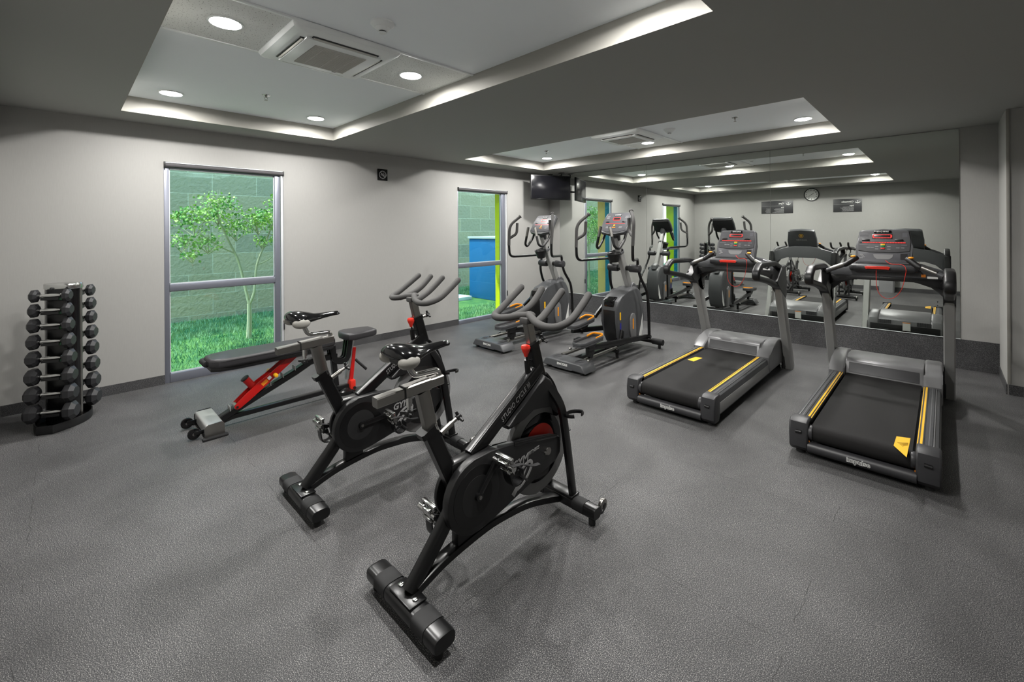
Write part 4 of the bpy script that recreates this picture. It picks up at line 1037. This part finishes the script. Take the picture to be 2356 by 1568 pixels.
    # console
    c0 = Vector((0, .175, 1.590)); upv = Vector((0, .20, .275)).normalized()
    Fc = frame(c0, (1, 0, 0), upv)
    con = MB(Fc).prism([(-.205, .05), (-.17, .012), (-.06, -.005), (.06, -.005), (.17, .012), (.205, .05), (.205, .20), (.190, .335), (.165, .355), (-.165, .355), (-.190, .335), (-.205, .20)], -.05, 0, axis='Z', bev=.014, seg=3).build('console', M['charcoal'], t)
    MB(Fc).prism([(-.188, .055), (-.10, .025), (.10, .025), (.188, .055), (.188, .20), (.175, .330), (-.175, .330), (-.188, .20)], 0, .005, axis='Z', bev=.002).build('display_panel', M['panel_grey'], con)
    MB(Fc).box((0, .300, .008), (.10, .024, .005), .001).build('name_badge', M['gloss_black'], con)
    text('badge_name', 'ENCORE', .021, M['white'], con, Fc @ Matrix.Translation((0, .3, .011)), bold=.0006, sp=1.1)
    d = MB(Fc)
    d.sweep([(x-.0, y, .0065) for (x, y) in ((-.048, .218), (.048, .218), (.052, .224), (.052, .256), (.048, .262), (-.048, .262), (-.052, .256), (-.052, .224))], .0008, .0055, ref=(0, 0, 1), closed=True, n=6)
    for i in range(24): d.box((-.14+.0122*i, .160, .006), (.009, .009, .001))
    d.build('led_matrix', M['led'], con, flat=True)
    MB(Fc).box((0, .240, .0055), (.090, .034, .001)).build('screen', M['display'], con)
    d = MB(Fc)
    for s in (-1, 1): d.box((s*.125, .190, .008), (.050, .018, .008), .003)
    d.build('fan_vents', M['black_plastic'], con)
    MB(Fc).cyl((0, .128, .004), (0, .128, .012), .013, 16).build('start_button', M['knobyellow'], con)
    MB(Fc).box((0, .095, .007), (.05, .012, .005), .001).build('stop_button', M['sticker_orange'], con)
    for (x, y) in [(-.14, .285), (-.14, .268), (-.14, .251), (.14, .28), (.14, .26), (-.10, .11), (.10, .11), (-.10, .09), (.10, .09)]: MB(Fc).box((x, y, .006), (.045, .005, .001)).build('key_mark', M['grey_print'], con, flat=True)
    MB(Fc).prism([(-.20, .06), (.20, .06), (.185, .33), (-.185, .33)], -.075, -.045, axis='Z', bev=.014).build('console_back', M['black_plastic'], con)
    MB().sweep([(0, .305, 1.50), (0, .275, 1.58), (0, .285, 1.66)], .05, .045, n=16, scale=[1, 1.3, .9]).build('console_neck', M['dark_charcoal'], con)
    # fixed pulse handles
    for s in (-1, 1):
        h = MB().sweep(fillet([(s*.160, .275, 1.60), (s*.165, .22, 1.50), (s*.155, .09, 1.385), (s*.135, .02, 1.42), (s*.065, .02, 1.685)], .06, 6), .018, n=14, ref=(1, 0, 0)).build('pulse_handle', M['black_plastic'], t)
        MB().cyl((s*.101, .02, 1.55), (s*.067, .02, 1.678), .020, 16).build('pulse_sensor', M['steel'], h)
    # cup holder on the mast
    b = MB().lathe([(.052, -.12), (.060, -.115), (.092, -.005), (.100, 0), (.094, .001), (.086, -.004), (.056, -.10), (.001, -.102)], c=(0, .225, 1.325), n=28, R=Matrix.Rotation(.15, 3, 'X'))
    cu = b.build('cup_holder', M['black_plastic'], t)
    b = MB(); b.sweep(smooth([(-.098, .24, 1.318), (-.075, .35, 1.345), (0, .42, 1.37), (.075, .35, 1.345), (.098, .24, 1.318)], 4), .016, .006, ref=(0, 0, 1), square=True); b.build('holder_bracket', M['charcoal'], cu)
    MB().box((0, .375, 1.36), (.085, .03, .05), .006).build('mast_clamp', M['black_plastic'], cu)
    return t
elliptical(2.870, -2.350, 'charcoal elliptical trainer in front of the mirror, nearer of the two')
elliptical(1.573, -2.350, 'charcoal elliptical trainer beside the far window, under the television')

# ------------------------------------------------------------------ weight bench
t = thing('weight_bench', 'black adjustable weight bench with red struts by the left window', 'weight bench', (1.68, -5.75, 0))
Y = lambda y: y+5.75
def cushion(nm, pts, z0, z1, rot=0, par=None):
    b = MB().prism(pts, z0, z1, axis='Z', bev=.022, seg=4); return b
half = .14
pad = [(-.10, Y(-6.485)), (-.145, Y(-6.43)), (-.150, Y(-6.30)), (-.150, Y(-5.62)), (-.12, Y(-5.47)), (-.09, Y(-5.445)), (.09, Y(-5.445)), (.12, Y(-5.47)), (.150, Y(-5.62)), (.150, Y(-6.30)), (.145, Y(-6.43)), (.10, Y(-6.485))]
bp = MB().prism(pad, .530, .605, axis='Z', bev=.024, seg=4).build('back_pad', M['vinyl'], t)
MB().prism([(x*.90, y*.985) for x, y in pad], .500, .535, axis='Z', bev=.010).build('pad_base', M['black_plastic'], bp)
b = MB(); b.sweep(fillet([(x*1.0, y*1.0, .583) for x, y in pad], .03, 2, closed=True), .0018, ref=(0, 0, 1), closed=True, n=6); b.build('seam_piping', M['black_plastic'], bp)
MB().cyl((-.15, Y(-6.485), .55), (.0, Y(-6.485), .55), .026, 16, bev=.006).build('carry_handle', M['rubber'], bp)
seat = [(-.06, Y(-5.345)), (-.125, Y(-5.32)), (-.145, Y(-5.26)), (-.115, Y(-5.06)), (-.085, Y(-5.00)), (.085, Y(-5.00)), (.115, Y(-5.06)), (.145, Y(-5.26)), (.125, Y(-5.32)), (.06, Y(-5.345))]
MB().prism(seat, .548, .622, axis='Z', bev=.024, seg=4).build('seat_pad', M['vinyl'], t)
# frame
b = MB()
b.sweep([(0, Y(-6.42), .058), (0, Y(-6.28), .125), (0, Y(-5.78), .335), (0, Y(-5.66), .395), (0, Y(-5.58), .408), (0, Y(-5.40), .400)], .036, .028, square=True)
b.sweep([(0, Y(-6.40), .050), (0, Y(-6.30), .070), (0, Y(-5.28), .070)], .030, .020, square=True)
b.sweep([(0, Y(-5.43), .41), (0, Y(-5.40), .10)], .025, .025, square=True)
b.build('frame', M['black_paint'], t)
b = MB()
b.sweep(fillet([(0, Y(-5.45), .51), (0, Y(-5.435), .35), (0, Y(-5.30), .335), (0, Y(-5.27), .545)], .085, 8), .008, .030, square=True)
for x in (-.045, .045): b.sweep(fillet([(x, Y(-5.45), .51), (x, Y(-5.435), .35), (x, Y(-5.30), .335), (x, Y(-5.27), .545)], .085, 8), .007, .026, square=True)
b.build('hinge_bracket', M['black_paint'], t)
for i, (y, z) in enumerate(((-6.325, .135), (-6.14, .215), (-6.01, .270), (-5.905, .315), (-5.80, .360))):
    MB().box((0, Y(y), z+.012), (.075, .006, .042), .001, rot=Matrix.Rotation(.1, 4, 'X')).build('notch_tab', M['grey_paint'], t)
# red strut: two side plates
r = MB(); p0, p1 = Vector((0, Y(-6.275), .150)), Vector((0, Y(-5.80), .500))
for s in (-1, 1):
    x = s*.042
    d = (p1-p0).normalized(); n_ = Vector((0, -d.z, d.y)); P = []
    for (a, w) in ((-.02, .0), (-.012, .018), (.01, .027), (.10, .034), (.22, .040), (.32, .030), (.59, .027)): P.append(p0+d*a+n_*w)
    for (a, w) in ((.59, -.027), (.32, -.030), (.22, -.030), (.10, -.030), (.01, -.027), (-.012, -.018)): P.append(p0+d*a+n_*w)
    r.prism([(q.y, q.z) for q in P], x-.004, x+.004, bev=.001)
rs = r.build('adjusting_strut', M['red'], t)
d = (p1-p0).normalized(); n_ = Vector((0, -d.z, d.y))
MB().cyl(p0+d*.185+n_*.01+Vector((-.0, 0, 0)), p0+d*.185+n_*.13, .030, 20).build('weight_peg', M['red'], rs)
MB().cyl(p0+d*.185+n_*.13, p0+d*.185+n_*.142, .035, 20, bev=.003).build('peg_cap', M['black_plastic'], rs)
q = p0+d*.36
MB().cyl(q+Vector((-.10, 0, 0)), q+Vector((.10, 0, 0)), .007, 10).build('release_pin', M['steel'], rs)
for s in (-1, 1): MB().cyl(q+Vector((s*.060, 0, 0)), q+Vector((s*.115, 0, 0)), .017, 16, bev=.006).build('amber_knob', M['knobyellow'], rs)
b = MB(frame(p0+d*.285+Vector((.0465, 0, 0)), d, n_)); b.box((-.02, 0, 0), (.055, .032, .001)); b.build('orange_label', M['sticker_orange'], rs)
b = MB(frame(p0+d*.285+Vector((.0465, 0, 0)), d, n_)); b.box((.03, .003, 0), (.03, .030, .001)); b.build('white_label', M['white'], rs)
for z_, nm in ((p0, 'pivot_bolt'),): MB().cyl(z_+Vector((-.052, 0, 0)), z_+Vector((.052, 0, 0)), .010, 12).build(nm, M['black_plastic'], rs)
MB().cyl(p0+Vector((-.038, 0, 0))+n_*.004, p0+Vector((.038, 0, 0))+n_*.004, .022, 16).build('spacer', M['chrome'], rs)
# front red post with chrome insert
b = MB().sweep([(0, Y(-5.255), .06), (0, Y(-5.215), .45)], .024, .020, square=True); fp = b.build('seat_post', M['red'], t)
b = MB().sweep([(0.0, Y(-5.290), .14), (0.0, Y(-5.225), .545)], .020, .016, square=True); b.build('chrome_insert', M['chrome'], fp)
MB().box((.02, Y(-5.245), .075), (.075, .06, .11), .016).build('pivot_clevis', M['bright_red'], fp)
MB().cyl((.01, Y(-5.20), .32), (.03, Y(-5.09), .20), .014, 14, bev=.003).build('pop_handle', M['rubber'], fp)
MB().cyl((.03, Y(-5.235), .05), (.07, Y(-5.235), .05), .014, 14).build('pivot_bolt', M['black_plastic'], fp)
# front foot
MB().lathe([(.10, .0), (.105, .012), (.10, .035), (.05, .06), (.04, .075)], c=(-.02, Y(-5.31), 0), n=28).build('front_foot', M['black_paint'], t)
MB().box((.05, Y(-5.14), .012), (.14, .22, .018), .006, rot=Matrix.Rotation(-.3, 4, 'Z')).build('foot_plate', M['black_plastic'], t)
# rear foot with wheels
rf = MB().box((-.02, Y(-6.468), .070), (.40, .125, .085), .014, seg=3).build('rear_foot', M['grey_paint'], t)
for s, m_ in ((1, 'steel'), (-1, 'black_plastic')):
    MB().prism([(Y(-6.535), .015), (Y(-6.535), .09), (Y(-6.51), .115), (Y(-6.42), .118), (Y(-6.40), .10), (Y(-6.395), .015)], -.02+s*.195, -.02+s*.206, bev=.003).build('end_plate', M[m_], rf)
    MB().box((-.02+s*.215, Y(-6.465), .010), (.045, .175, .018), .006).build('foot_pad', M['rubber'], rf)
for x in (-.17, .11):
    w = MB().cyl((x-.012, Y(-6.592), .048), (x+.012, Y(-6.592), .048), .044, 24, bev=.006).build('transport_wheel', M['gloss_black'], rf)
    MB().cyl((x-.016, Y(-6.592), .048), (x+.016, Y(-6.592), .048), .012, 12).build('wheel_hub', M['steel'], rf)
    MB().box((x+.02, Y(-6.555), .055), (.006, .08, .03), .002).build('wheel_bracket', M['black_paint'], rf)

# ------------------------------------------------------------------ dumbbell rack
C0 = Vector((.57, -7.31, 0)); AX = Vector((.45, .89, 0)).normalized(); NX = Vector((.89, -.45, 0)).normalized()
rz = math.atan2(AX.y, AX.x)   # local x = dumbbell axis, local -y = front column side
t = thing('dumbbell_rack', 'black upright dumbbell rack with chrome cap in the left corner', 'rack', (C0.x, C0.y, 0), rz)
def lens(h, w, n=10, tip=.05):
    # long axis local y (half h), half width w
    P = []
    for i in range(n+1):
        y = -h + 2*h*i/n; P.append((tip+(w-tip)*math.cos(PI/2*y/h)**.9 if abs(y) < h else tip, y))
    return P + [(-x, y) for x, y in P[::-1]]
MB().prism(lens(.25, .165), .0, .012, axis='Z', bev=.003).build('base_plate', M['black_paint'], t)
b = MB(); b.sweep([(x, y, .038) for x, y in lens(.25, .165)], .032, .005, ref=(0, 0, 1), closed=True, square=True); b.build('base_skirt', M['black_plastic'], t, ang=50)
MB().sweep([(0, 0, .01), (0, 0, 1.165)], .118, .085, ref=(1, 0, 0), n=36).build('pillar', M['gloss_black'], t)
MB().sweep([(0, 0, 1.165), (0, 0, 1.172), (0, 0, 1.205), (0, 0, 1.212)], .128, .098, ref=(1, 0, 0), n=40, scale=[.97, 1, 1, .96]).build('top_cap', M['chrome'], t)
for s in (-1, 1): MB().cyl((s*.116, 0, .02), (s*.116, 0, 1.165), .012, 12).build('edge_strip', M['steel'], t)
zs = [1.125, 1.005, .880, .745, .605, .456, .306, .154]
for s, nm in ((-1, 'front_plate'), (1, 'rear_plate')):
    MB().box((0, s*.086, .60), (.13, .012, 1.14), .003).build(nm, M['black_paint'], t)
for i, z in enumerate(zs):
    for s in (-1, 1):
        MB().prism([(s*.085, z-.055), (s*.185, z-.035), (s*.185, z-.012), (s*.165, z-.018), (s*.085, z-.018)], -.060, .060, bev=.002).build('saddle', M['black_paint'], t)
names = ['topmost', 'second from top', 'third from top', 'fourth from top', 'fifth from top', 'third from bottom', 'second from bottom', 'lowest']
for i, z in enumerate(zs):
    r = .0545 + .0033*i
    for s, cn in ((-1, 'front'), (1, 'rear')):
        p = C0 + NX*(.165 if s < 0 else -.165)
        d = thing('dumbbell', 'black octagonal dumbbell with chrome handle, %s in the %s column of the rack' % (names[i], cn), 'dumbbell', (p.x, p.y, z), rz, group='dumbbells on the rack')
        gl_ = .058; hl = .050+.0055*i
        g = MB().lathe([(.011, -.09), (.011, -.072), (.016, -.066), (.012, -.058), (.0155, -.03), (.017, 0), (.0155, .03), (.012, .058), (.016, .066), (.011, .072), (.011, .09)], axis='X', n=16); g.build('handle', M['chrome'], d)
        for q in (-1, 1):
            pr = [(r*.58, .082), (r*.97, .082+hl*.22), (r, .082+hl*.35), (r, .082+hl*.70), (r*.62, .082+hl)]
            if q < 0: pr = [(a_, -h_) for a_, h_ in pr]
            MB().lathe(pr, axis='X', n=8, ph=PI/8).build('weight_head', M['hexrubber'], d, flat=True)
